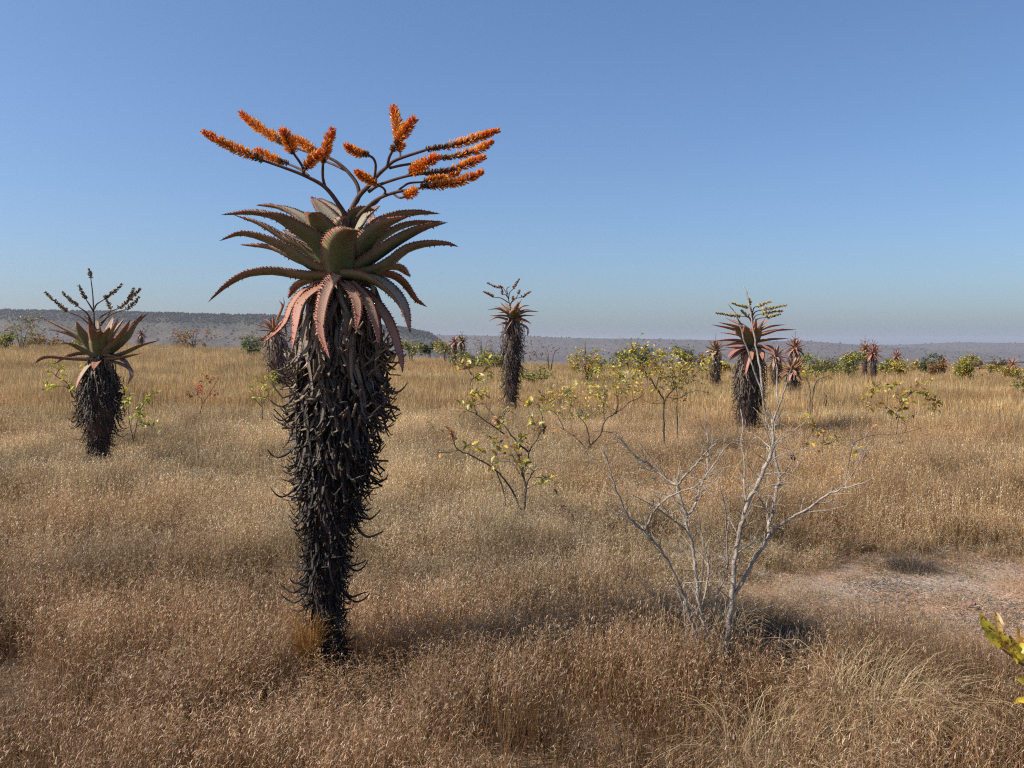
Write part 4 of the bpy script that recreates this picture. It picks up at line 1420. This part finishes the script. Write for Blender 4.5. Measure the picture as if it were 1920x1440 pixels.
# ---- yellow leaved shrub in the middle
def yellow_shrub():
    Y = 9.8
    G = [([(575, 1370), (580, 1330), (590, 1250), (595, 1190), (572, 1110), (600, 1050), (615, 990), (650, 930), (685, 880)], 11, 3, (0, .1)),
         ([(570, 1340), (550, 1280), (510, 1190), (440, 1110), (370, 1060), (300, 1020), (230, 990), (200, 940), (190, 880)], 8, 3, (-.05, -.4)),
         ([(605, 1000), (550, 950), (500, 890), (450, 830), (400, 780), (370, 740)], 7, 3, (.05, .3)),
         ([(592, 1185), (620, 1130), (640, 1100)], 6, 4, (0, -.2)),
         ([(480, 905), (400, 850), (330, 800), (270, 770)], 5, 2, (.1, -.1)),
         ([(330, 800), (305, 720), (290, 640), (310, 590), (272, 540), (255, 490)], 4, 2, (-.05, .2)),
         ([(295, 610), (360, 570), (390, 520)], 3, 2, (.1, .2)),
         ([(230, 990), (170, 1003), (110, 1000)], 3, 2, (-.3, -.4)),
         ([(435, 1110), (470, 1200), (490, 1310)], 4, 3, (-.1, .1)),
         ([(560, 1120), (520, 1060), (440, 1040), (450, 960)], 4, 2, (.0, .25))]
    mains = [(pxpts([z5(*p) for p in l_], Y, d[0], d[1]), r0 * 0.0017, r1 * 0.0017) for l_, r0, r1, d in G]
    P1 = [YEL, YGR, YEL, BRN, PAL]; P2 = [GRN, YGR, YEL]; P3 = [ORG_, BRN]
    cl = [(270, 540, 12, P1), (255, 500, 6, P1), (385, 520, 10, P2), (330, 590, 12, P1), (320, 680, 14, P1), (370, 680, 6, P1), (260, 762, 10, P1), (300, 740, 7, P1), (600, 728, 10, P2), (520, 738, 7, P1),
          (460, 840, 9, P1), (430, 830, 5, P3), (615, 795, 6, P1), (675, 880, 12, P3), (690, 870, 6, P1), (560, 930, 9, P2), (510, 965, 9, P1), (548, 1030, 9, P1), (405, 920, 9, P2), (340, 985, 7, P1),
          (180, 880, 5, P3), (420, 1085, 4, P1), (772, 1165, 7, P2), (680, 1140, 5, P2), (460, 1358, 9, P1), (585, 1120, 4, P1), (445, 990, 4, P2), (270, 965, 4, P1), (85, 905, 2, P3), (520, 1010, 5, P1), (720, 705, 4, P3), (650, 745, 4, P2), (20, 1040, 1, P3), (800, 1330, 3, P3)]
    C = []
    rg = random.Random(8)
    for x, y, n, p in cl:
        C.append((at(*z5(x, y), Y + rg.uniform(-.35, .35)), int(n * 1.25) + 1 if n > 3 else n, p))
    shrub('yellow_shrub', base_at(980, 974, Y), 'sparse yellow leaved shrub with dark forked stems in the centre of the grass', 'shrub', 62, mains, C, 0.074, 'bark', True, None, 0.0045, 0.055, 110)


yellow_shrub()


def oval_clusters(rg, cx, cy, rx, ry, Y, dz, n, leaves, pals, top_bias=0.0):
    out = []
    for i in range(n):
        a = rg.uniform(0, 6.283); q = math.sqrt(rg.random())
        x = cx + rx * q * math.cos(a); y = cy + ry * q * math.sin(a) - top_bias * ry * rg.random()
        out.append((at(x, y, Y + rg.uniform(-dz, dz)), leaves, rg.choice(pals)))
    return out


def more_shrubs():
    rg = random.Random(12)
    # pale olive shrub behind the yellow one
    Y = 15.2
    G = [([(905, 1030), (930, 980), (1000, 900), (1020, 830), (1080, 790), (1150, 735), (1230, 690)], 11, 4), ([(1020, 835), (1010, 760), (1030, 700), (1005, 640)], 6, 2), ([(925, 1005), (860, 920), (800, 880), (740, 840)], 8, 3),
         ([(940, 960), (920, 860), (870, 800)], 6, 2), ([(1080, 795), (1090, 720), (1080, 640), (1110, 590)], 6, 2), ([(800, 880), (760, 800), (720, 770)], 4, 2)]
    mains = [(pxpts([z5(*p) for p in l_], Y, 0, rg.uniform(-.4, .4)), a * .0022, b * .0022) for l_, a, b in G]
    C = oval_clusters(rg, 1075, 748, 62, 42, Y, .5, 44, 8, [[PAL, YEL, YGR], [PAL, YEL]]) + oval_clusters(rg, 1150, 715, 50, 40, Y, .5, 36, 9, [[YGR, PAL, YEL], [YEL, YGR]])
    shrub('olive_shrub', base_at(1098, 857, Y), 'pale olive leaved spreading shrub right of the sparse yellow one', 'shrub', 63, mains, C, 0.064, 'tan_bark', False, None, 0.005, 0.10, 90)
    # yellow and orange small tree
    Y = 17.5
    G = [([(522, 1400), (515, 1200), (520, 1050), (490, 985), (450, 930), (400, 850), (330, 760), (270, 640), (240, 550)], 13, 4), ([(522, 1060), (545, 1005), (620, 920), (680, 830), (770, 740)], 9, 3),
         ([(632, 1420), (630, 1200), (625, 1020), (620, 900), (600, 760)], 8, 3), ([(450, 930), (480, 820), (500, 700)], 6, 3), ([(540, 1010), (640, 1020), (760, 960), (880, 960)], 5, 2), ([(515, 1060), (400, 1060), (300, 1000)], 5, 2)]
    mains = [(pxpts([z7(*p) for p in l_], Y, 0, rg.uniform(-.4, .4)), a * .0017, b * .0019) for l_, a, b in G]
    PY = [[YEL, YGR, GRN], [YEL, YEL, YGR], [ORG_, YEL, BRN], [YGR, GRN, YEL], [YEL, PAL]]
    C = oval_clusters(rg, 1215, 680, 42, 34, Y, .6, 60, 9, PY) + oval_clusters(rg, 1265, 690, 38, 38, Y, .6, 50, 9, PY) + oval_clusters(rg, 1190, 655, 9, 18, Y, .2, 9, 9, [[YGR, YEL]]) + oval_clusters(rg, 1250, 735, 55, 20, Y, .6, 18, 7, PY)
    C += oval_clusters(rg, 1328, 680, 16, 16, Y, .3, 12, 10, [[YGR, YEL]]) + oval_clusters(rg, 1310, 710, 30, 14, Y, .4, 9, 7, PY) + oval_clusters(rg, 1327, 738, 8, 4, Y, .1, 2, 7, [[YGR]])
    shrub('yellow_tree', base_at(1246, 832, Y), 'small tree with yellow green and orange leaves left of the broad red aloe', 'tree', 64, mains, C, 0.062, 'bark', False, None, 0.005, 0.10, 90)
    # sprigs right of the broad aloe
    Y = 14.0
    f = lambda x, y: (1420 + x / 3.84, 600 + y / 3.84)
    def sprig(Y, G, cl, base, label, leaf, bark, ind, name='shrub_sprig', sp=0.07, et=25, rk=1.0):
        mains = [(pxpts([f(*p) for p in l_], Y, 0, rg.uniform(-.3, .3)), a * .0022 * Y / 14 * rk, b * .0022 * Y / 14 * rk) for l_, a, b in G]
        C = [(at(*f(x, y), Y + rg.uniform(-.25, .25)), n if n < 3 else int(n * 1.4), p) for x, y, n, p in cl]
        shrub(name, base_at(*base, Y), label, 'shrub', int(Y * 100), mains, C, leaf * 1.35, bark, ind, None, 0.004, sp, et)
    PA = [YEL, YGR, BRN]; PB = [YEL, YEL, PAL]; PO = [ORG_, YEL, BRN]
    sprig(12.8, [([(650, 1180), (690, 1090), (760, 1000), (800, 940)], 4, 2), ([(640, 1160), (680, 910), (740, 860), (830, 830), (1000, 822), (1180, 780)], 6, 2), ([(685, 900), (690, 800), (740, 740), (790, 680), (820, 560)], 4, 2),
                 ([(1000, 822), (1010, 740), (1030, 640), (1070, 560), (1140, 500), (1200, 420)], 4, 2), ([(1030, 700), (960, 650), (900, 600)], 3, 2), ([(1070, 800), (1080, 730)], 3, 2), ([(1100, 500), (1180, 520), (1270, 580), (1280, 650)], 3, 2), ([(820, 560), (840, 480), (880, 440)], 3, 2)],
          [(830, 500, 12, PA), (800, 520, 7, PB), (850, 480, 6, PA), (760, 590, 5, PB), (820, 620, 5, PB), (880, 605, 4, PA), (960, 650, 9, PA), (1040, 590, 9, PA), (1060, 570, 9, PB), (1050, 640, 10, PA), (1030, 700, 10, PA), (1070, 520, 8, PB), (1100, 500, 6, PA), (1190, 530, 8, PA),
           (1220, 550, 9, PA), (1270, 570, 8, PA), (1290, 600, 6, PA), (1320, 590, 6, PA), (1280, 640, 5, PB), (1210, 615, 4, PA), (980, 480, 6, PB), (940, 480, 6, PA), (1020, 450, 7, PA), (1180, 450, 6, PA), (1240, 430, 5, PA), (1150, 680, 3, PO), (720, 690, 3, PB), (1015, 900, 4, PB), (715, 955, 8, [YGR, YEL]), (830, 770, 2, PO)],
          (1588, 895), 'thin shrub of scattered yellow leaves with one long level branch', 0.055, 'tan_bark', True)
    sprig(15.0, [([(335, 1000), (335, 880), (350, 760), (375, 690)], 4, 2), ([(470, 1000), (470, 900), (480, 820)], 4, 2), ([(340, 880), (400, 800), (410, 740)], 3, 2), ([(475, 900), (540, 880), (575, 850)], 3, 2)],
          [(470, 810, 14, PO), (405, 760, 7, PO), (355, 740, 6, PB), (375, 695, 6, PA), (410, 835, 6, PB), (365, 880, 5, [YEL, PAL]), (330, 885, 4, PO), (530, 880, 6, PA), (570, 855, 6, PA), (440, 940, 6, PO), (480, 875, 5, PA)],
          (1525, 862), 'low sprig of orange and yellow leaves below the short pinkish aloe', 0.055, 'bark', True)
    sprig(24.0, [([(378, 680), (380, 560), (375, 470), (350, 400)], 5, 2), ([(395, 660), (400, 540), (430, 440), (500, 410), (540, 425)], 5, 2), ([(490, 620), (500, 560), (480, 520)], 4, 2)],
          [(330, 380, 12, [YGR, GRN, YEL]), (350, 330, 14, [YGR, GRN]), (400, 340, 14, [YGR, GRN]), (420, 380, 12, PA), (370, 400, 8, PA), (320, 410, 6, PO), (450, 350, 10, [YGR, GRN]), (500, 410, 4, PB), (540, 430, 3, PB), (370, 280, 10, [GRN, YGR])],
          (1519, 778), 'thin two stemmed shrub right of the short pinkish aloe', 0.07, 'bark', False, sp=0.13)
    # sprigs on the left
    f = lambda x, y: (x / 3.84, 640 + y / 3.84)
    LIM = [(0.50, 0.45, 0.05), (0.38, 0.38, 0.06)]
    sprig(13.8, [([(960, 720), (980, 620), (1000, 520), (1040, 440), (1095, 375)], 4, 2), ([(955, 700), (930, 560), (920, 440)], 4, 2), ([(990, 560), (1040, 590), (1080, 610)], 3, 2)],
          [(1095, 375, 6, LIM), (1060, 405, 8, LIM), (1035, 440, 6, LIM), (1005, 470, 9, LIM), (1005, 520, 9, LIM), (990, 560, 9, LIM), (935, 425, 10, LIM), (910, 440, 6, LIM), (1030, 580, 7, LIM), (1085, 600, 6, LIM), (1075, 635, 4, [PAL]), (1180, 690, 2, LIM), (900, 330, 5, LIM), (1040, 600, 5, [YGR])],
          (252, 872), 'lime yellow sprig right of the left aloe', 0.055, 'bark', True)
    sprig(17.5, [([(520, 400), (490, 310), (420, 260), (385, 230)], 4, 2), ([(540, 420), (480, 330), (380, 330)], 4, 2), ([(545, 410), (560, 300), (590, 200)], 4, 2), ([(400, 250), (430, 200), (455, 180)], 3, 2)],
          [(455, 185, 7, LIM), (450, 235, 7, LIM), (385, 325, 12, LIM), (345, 325, 8, LIM), (595, 195, 7, LIM), (405, 145, 3, LIM), (385, 185, 3, LIM), (530, 340, 9, LIM), (515, 290, 3, LIM), (380, 225, 3, LIM)],
          (142, 832), 'lime yellow leaves showing left of and behind the left aloe', 0.065, 'bark', False)
    sprig(20.0, [([(1440, 520), (1455, 430), (1420, 380), (1440, 320)], 3, 2), ([(1460, 450), (1500, 390), (1570, 270)], 3, 2), ([(1430, 380), (1380, 390), (1340, 390)], 3, 2)],
          [(1440, 315, 6, [REDL]), (1435, 350, 7, [REDL]), (1450, 370, 5, [REDL]), (1570, 265, 5, [REDL, ORG_]), (1525, 380, 5, [REDL]), (1480, 260, 7, [ORG_, BRN]), (1500, 280, 6, [ORG_, BRN]), (1370, 395, 8, [ORG_, BRN]), (1560, 340, 5, [ORG_, YEL]), (1350, 375, 6, [ORG_, BRN])],
          (376, 795), 'small shrub with a few bright red leaves in the left grass', 0.06, 'bark', False)
    sprig(19.0, [([(1890, 560), (1885, 440), (1870, 350)], 3, 2), ([(1890, 480), (1830, 410)], 3, 2), ([(1890, 450), (1930, 380), (1960, 300)], 3, 2)],
          [(1850, 265, 4, LIM), (1880, 285, 9, LIM), (1900, 310, 7, LIM), (1820, 410, 7, LIM), (1880, 405, 7, LIM), (1930, 260, 8, LIM), (1960, 290, 10, LIM), (1990, 250, 8, LIM), (1790, 330, 3, LIM), (1920, 350, 5, LIM), (1990, 330, 8, LIM)],
          (492, 800), 'yellow sprig in the grass close behind the tallest aloe', 0.065, 'bark', False)
    # far bushes along the edge of the plain: px, base row, half width, height, depth, palettes, leaves, bark, label
    DG = [[DGR, GRN], [GRN]]; GY = [[GRN, YGR], [YGR, YEL], [GRN, DGR]]; YY = [[YEL, YGR], [YGR, GRN], [ORG_, YEL]]; BR = [[BRN, ORG_], [BRN, GRN]]
    far = [
        (1098, 707, 26, 62, 45, YY, 60, 'tan_bark', 'small yellow green tree with a pale trunk behind the olive shrub', 'tree'),
        (1030, 690, 40, 46, 58, [[DGR, BRN]], 16, 'bark', 'grey nearly leafless bush left of the small yellow green tree', 'bush'),
        (1150, 692, 30, 34, 62, GY, 50, 'bark', 'green bush between the small yellow green tree and the orange leaved tree', 'bush'),
        (1205, 690, 26, 40, 66, DG, 50, 'bark', 'dark green bush seen above the olive shrub', 'bush'),
        (1285, 690, 22, 36, 64, DG, 46, 'bark', 'dark green bush left of the small brown aloe crown', 'bush'),
        (930, 690, 22, 34, 60, GY, 40, 'bark', 'green bush at the left foot of the slender pale red aloe', 'bush'),
        (888, 695, 36, 34, 58, GY, 60, 'bark', 'yellow green bush under the dark bushy aloe', 'bush'),
        (905, 665, 24, 36, 75, [[BRN]], 6, 'bark', 'bare grey brown bush behind the slender pale red aloe', 'bush'),
        (806, 662, 13, 20, 80, [[DGR]], 46, 'bark', 'round dark green bush right of the tallest aloe', 'bush'),
        (770, 668, 18, 30, 70, GY, 34, 'bark', 'light green bush at the right of the tallest aloe', 'bush'),
        (835, 665, 16, 24, 74, YY, 34, 'bark', 'small yellowish bush beside the reddish aloe', 'bush'),
        (1000, 722, 26, 26, 40, GY, 30, 'bark', 'low yellow green bush right of the slender pale red aloe stem', 'bush'),
        (470, 668, 26, 34, 62, [[GRN], [(0.17, 0.21, 0.07)]], 60, 'bark', 'fresh green bush left of the tallest aloe', 'bush'),
        (365, 655, 34, 44, 74, BR, 30, 'bark', 'reddish brown sparse bush on the left skyline', 'bush'),
        (40, 652, 34, 50, 66, [[YGR, BRN], [GRN, BRN]], 36, 'bark', 'tall loose bush at the far left edge', 'bush'),
        (8, 655, 22, 26, 60, GY, 40, 'bark', 'dense green bush in the left corner of the plain', 'bush'),
        (90, 655, 26, 20, 72, BR, 36, 'bark', 'low brownish bush between the far left bushes', 'bush'),
        (128, 654, 22, 20, 76, GY, 30, 'bark', 'low grey green bush behind the left aloe', 'bush'),
        (290, 662, 28, 14, 70, [[PAL, BRN]], 14, 'pale_bark', 'pale twiggy low bush right of the left aloe', 'bush'),
        (1535, 698, 34, 36, 54, GY, 70, 'bark', 'wide green bush right of the orange tinged aloe', 'bush'),
        (1595, 700, 30, 36, 50, GY, 70, 'bark', 'rounded green bush left of the red pair of aloes', 'bush'),
        (1668, 702, 16, 26, 56, GY, 40, 'bark', 'green bush between the red pair and the small distant red aloe', 'bush'),
        (1697, 706, 24, 26, 52, YY, 46, 'bark', 'yellow green bush under the small distant red aloe', 'bush'),
        (1735, 700, 22, 28, 60, DG, 46, 'bark', 'dark green bush right of the small distant red aloe', 'bush'),
        (1762, 712, 18, 30, 50, BR, 34, 'bark', 'brown and orange bush under the dull aloe', 'bush'),
        (1816, 706, 28, 36, 48, YY, 80, 'bark', 'round yellow green bush near the right edge', 'bush'),
        (1855, 700, 24, 28, 56, [[DGR, BRN]], 26, 'bark', 'sparse dark bush right of the round yellow green one', 'bush'),
        (1885, 710, 24, 24, 52, YY, 46, 'bark', 'low yellowish bush beneath the far right aloe', 'bush'),
        (1460, 705, 16, 22, 58, GY, 36, 'bark', 'green bush glimpsed behind the broad red aloe', 'bush'),
        (1370, 702, 16, 22, 60, YY, 30, 'bark', 'yellowish bush between the dark aloe and the broad red one', 'bush'),
        (1938, 742, 26, 30, 30, GY, 30, 'bark', 'green twig tips reaching in at the right edge of the plain', 'bush'),
        (2010, 705, 40, 40, 50, GY, 60, 'bark', 'green bush beyond the right edge', 'bush'),
        (-60, 655, 40, 40, 62, GY, 60, 'bark', 'green bush beyond the left edge', 'bush'),
    ]
    for i, (px, py, hw, h, Y, pals, n, bark, label, cat) in enumerate(far):
        hw *= 1.3; h *= 1.1; n = int(n * 1.4)
        if px > 1960 or px < -20:
            continue
        b = base_at(px, py, Y)
        dpy = HOR + (CAM_Z - b.z) / FPX * FPX * FPX / Y - 0  # ground row at that depth
        top = py - h
        mains = []
        for k in range(4):
            f_ = rg.uniform(-0.7, 0.7)
            mains.append(([b + Vector((rg.uniform(-.1, .1), 0, 0)), at(px + f_ * hw * 0.4, (py + top) / 2, Y + rg.uniform(-.3, .3)), at(px + f_ * hw, top + h * 0.25, Y + rg.uniform(-.5, .5))], 0.030, 0.010))
        if cat == 'tree':
            mains[0] = ([b, at(px + 1, py - h * 0.35, Y), at(px - 1, py - h * 0.6, Y), at(px, top, Y)], 0.07, 0.02)
        C = []
        for q in range(5):
            k = rg.uniform(0.3, 0.6)
            C += oval_clusters(rg, px + rg.uniform(-.75, .75) * hw, py - h * rg.uniform(0.22, 0.85), hw * k, h * k * 0.6, Y, hw / FPX * Y * 0.6, max(2, int(n * 0.28)), 11 if n > 26 else 3, pals)
        shrub('far_' + cat if False else ('bush' if cat == 'bush' else 'small_tree'), b, label, cat, 700 + i, mains, C, 0.09 * Y / 50 + 0.02, bark, False, 'bushes along the edge of the plain' if cat == 'bush' else None, 0.010, hw / FPX * Y * 0.16, 40 if n > 20 else 120)


more_shrubs()


# ---- twig with large yellow brown leaves reaching in at the right edge
def near_branch():
    Y = 2.1
    b = Vector((1.62, 2.25, 0)); b.z = gz(b.x, b.y) - .02
    root = thing('leafy_shrub', b, 'yellow and brown mottled leaves reaching in at the right edge of the foreground', 'shrub')
    rg = random.Random(77)
    mb = MB()
    s1 = catmull([b, Vector((1.60, 2.2, 0.5)), Vector((1.52, 2.15, 0.95)), at(1960, 1300, Y), at(1908, 1240, Y), at(1862, 1205, Y)], 22)
    mb.tube(s1, [0.011 - 0.0092 * i / 22 for i in range(23)], 6)
    mb.tube(catmull([s1[12], at(2000, 1330, Y), at(1935, 1312, Y)], 8), [0.005 - 0.003 * i / 8 for i in range(9)], 5)
    mb.tube(catmull([s1[8], Vector((1.75, 2.3, 1.2)), Vector((1.9, 2.4, 1.5))], 8), [0.007 - 0.004 * i / 8 for i in range(9)], 5)
    mb.build('branch', M['tan_bark'], root)
    def big_leaf(p0, p1, w, nrm, col):
        lb = MB(); w *= 0.72
        n = 9
        ax = p1 - p0; L = ax.length
        t_ = ax.normalized(); sd = t_.cross(nrm).normalized(); nn = sd.cross(t_)
        V = []; F = []
        for i in range(n + 1):
            t = i / n
            wl = w * math.sin(math.pi * min(1, 0.08 + 0.9 * t)) ** 0.7 * rg.uniform(0.6, 1.25)
            wr = w * math.sin(math.pi * min(1, 0.08 + 0.9 * t)) ** 0.7 * rg.uniform(0.6, 1.25)
            c = p0 + ax * t + nn * (0.10 * L * math.sin(3 * t))
            for q, s in ((wl, -1), (wl * .5, -1), (0, 1), (wr * .5, 1), (wr, 1)):
                V.append(c + sd * (s * q) + nn * (0.55 * q + rg.uniform(-.06, .06) * w))
            if i:
                for k in range(4):
                    a = (i - 1) * 5 + k
                    F.append((a, a + 5, a + 6, a + 1))
        lb.add(V, F)
        o = lb.build('leaf', M['mottled'], root)
        o.color = (*col, 1)
    G1, B1, Y1 = (0.68, 0.56, 0.06), (0.58, 0.32, 0.07), (0.80, 0.60, 0.07)
    dz = lambda px, py, d: at(px, py, Y + d)
    big_leaf(dz(1880, 1215, 0), dz(1838, 1148, -.03), 0.020, Vector((-.6, -.7, .3)), G1)
    big_leaf(dz(1872, 1200, .01), dz(1868, 1148, .04), 0.016, Vector((-.2, -.9, .4)), (0.52, 0.34, 0.10))
    big_leaf(dz(1890, 1220, 0), dz(1905, 1175, -.05), 0.020, Vector((.2, -.8, .5)), B1)
    big_leaf(dz(1912, 1242, .0), dz(1892, 1190, -.06), 0.020, Vector((-.4, -.8, .3)), G1)
    big_leaf(dz(1895, 1225, .02), dz(1912, 1200, .05), 0.014, Vector((.3, -.8, .5)), (0.28, 0.12, 0.05))
    big_leaf(dz(1900, 1228, .01), dz(1872, 1180, -.01), 0.020, Vector((-.5, -.75, .4)), Y1)
    big_leaf(dz(1908, 1236, .0), dz(1916, 1196, .03), 0.018, Vector((-.3, -.8, .5)), G1)
    big_leaf(dz(1898, 1232, -.01), dz(1874, 1216, -.06), 0.016, Vector((-.3, -.6, .7)), (0.42, 0.22, 0.06))
    big_leaf(dz(1945, 1300, 0), dz(1902, 1272, -.02), 0.018, Vector((-.2, -.7, .6)), G1)
    big_leaf(dz(1940, 1308, 0), dz(1900, 1320, -.02), 0.016, Vector((0, -.6, .8)), Y1)


near_branch()


# ------------------------------------------------------------------ arching tussocks and tufts
def tussock(x, y, label, seed, n, h, rad, bend, cols, cat='grass tuft', lean=(0, 0), w=0.0032, name='grass_tussock'):
    rg = random.Random(seed)
    z = gz(x, y)
    mb = MB()
    for i in range(n):
        a = rg.uniform(0, 6.283); r = rad * 0.35 * math.sqrt(rg.random())
        b = Vector((x + r * math.cos(a), y + r * math.sin(a), z - .02))
        L = h * rg.uniform(0.55, 1.15)
        d = Vector((math.cos(a) + lean[0] + rg.gauss(0, .6), math.sin(a) + lean[1] + rg.gauss(0, .6), 0)).normalized()
        bb = bend * rg.uniform(0.5, 1.3)
        p1 = b + d * L * 0.18 * bb + Vector((0, 0, L * 0.5))
        p2 = b + d * L * 0.50 * bb + Vector((0, 0, L * (0.82 - 0.2 * bb)))
        p3 = b + d * L * 0.95 * bb + Vector((0, 0, L * (0.95 - 0.55 * bb)))
        c = rg.choice(cols); k = rg.uniform(0.75, 1.2)
        sd = d.cross(Vector((0, 0, 1))) + Vector((rg.gauss(0, .5), rg.gauss(0, .5), rg.gauss(0, .5)))
        ribbon(mb, catmull([b, p1, p2, p3], 7), w * rg.uniform(.7, 1.3), w * 0.3, sd.normalized(), tuple(q * k for q in c))
    o = mb.build(name, M['tussock'], None, smooth=False)
    tag(o, label, cat)
    return o


GC = [(0.45, 0.33, 0.165), (0.38, 0.265, 0.13), (0.50, 0.39, 0.22), (0.26, 0.17, 0.085), (0.19, 0.12, 0.065)]
tussock(2.05, 4.75, 'large arching straw tussock at the foot of the bare shrub, bent to the right', 1, 800, 0.70, 0.9, 1.0, GC, lean=(1.0, -.2), w=0.0032)
tussock(1.35, 4.15, 'low straw tussock at the bottom edge, below the bare shrub', 2, 550, 0.60, 0.9, 1.0, GC, lean=(.7, -.3), w=0.0030)
tussock(2.3, 5.4, 'wiry tussock beside the dark hollow right of the bare shrub', 3, 300, 0.50, 0.45, 0.95, GC, lean=(.5, -.2))
RC = [(0.40, 0.20, 0.05), (0.34, 0.16, 0.045), (0.44, 0.25, 0.07)]
b_ = at(578, 1200, 5.55)
tussock(b_.x, b_.y, 'rusty orange tuft of grass against the left foot of the tallest aloe', 4, 480, 0.62, 0.16, 0.22, RC, name='grass_tuft')


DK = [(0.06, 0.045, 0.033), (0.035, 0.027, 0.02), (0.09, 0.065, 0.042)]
tussock(1.88, 5.95, 'near black grass blades painted as the shade of the hollow right of the bare shrub stems', 5, 1500, 0.36, 0.95, 0.9, DK, w=0.006)  # hollow's shade put into the blade colour, as a near-black clump
tussock(1.50, 6.0, 'straw tuft standing among the stems of the bare shrub', 6, 260, 0.60, 0.3, 0.6, GC)
b_ = at(1710, 1075, 8.7)
tussock(b_.x, b_.y, 'low dark dead tuft at the back of the bare soil patch', 7, 500, 0.22, 0.6, 1.3, DK, name='grass_tuft')


# ------------------------------------------------------------------ stones
def stone(px, py, Y, size, col, label, seed, flat=0.6):
    p = at(px, py, Y)
    z = gz(p.x, p.y)
    import bmesh
    bm = bmesh.new()
    bmesh.ops.create_icosphere(bm, subdivisions=3, radius=1.0)
    for v in bm.verts:
        k = 1 + 0.45 * (noise.noise(v.co * 1.3 + Vector((seed, 0, 0)))) + 0.15 * noise.noise(v.co * 4 + Vector((0, seed, 0)))
        v.co = Vector((v.co.x * size[0], v.co.y * size[1], v.co.z * size[2])) * k
    me = bpy.data.meshes.new('stone'); bm.to_mesh(me); bm.free()
    me.materials.append(M['rock'])
    o = bpy.data.objects.new('stone', me)
    o.location = (p.x, p.y, z + size[2] * 0.3)
    o.rotation_euler = (0, 0, seed)
    o.color = (*col, 1)
    COL.objects.link(o)
    tag(o, label, 'stone')


stone(1820, 1145, 7.4, (0.09, 0.06, 0.05), (0.30, 0.17, 0.12), 'rough reddish stone on the bare soil patch near the right edge', 1.0)
stone(1535, 1044, 9.3, (0.10, 0.06, 0.05), (0.16, 0.07, 0.05), 'dark red clod at the back of the bare soil patch', 2.0)

stone(45, 793, 25.0, (0.30, 0.2, 0.16), (0.36, 0.28, 0.22), 'pale flat stone in the grass left of the left aloe', 4.0)


# ------------------------------------------------------------------ haze over the plain
def haze():
    me = bpy.data.meshes.new('haze')
    x, y, z0, z1 = 9500, 9500, -70, 92
    V = [(sx * x, sy * y, z) for z in (z0, z1) for sx, sy in ((-1, -1), (1, -1), (1, 1), (-1, 1))]
    me.from_pydata(V, [], [(0, 3, 2, 1), (4, 5, 6, 7), (0, 1, 5, 4), (1, 2, 6, 5), (2, 3, 7, 6), (3, 0, 4, 7)])
    m = bpy.data.materials.new('haze'); m.use_nodes = True
    n = m.node_tree.nodes; n.clear()
    out = n.new('ShaderNodeOutputMaterial'); v = n.new('ShaderNodeVolumePrincipled')
    v.inputs['Color'].default_value = (0.86, 0.88, 1.0, 1)
    v.inputs['Density'].default_value = 0.000105
    v.inputs['Anisotropy'].default_value = 0.2
    m.node_tree.links.new(v.outputs[0], out.inputs['Volume'])
    me.materials.append(m)
    o = bpy.data.objects.new('haze', me); COL.objects.link(o)
    stuff(o)
    tag(o, 'thin blue haze over the plain and hills', 'haze')


haze()
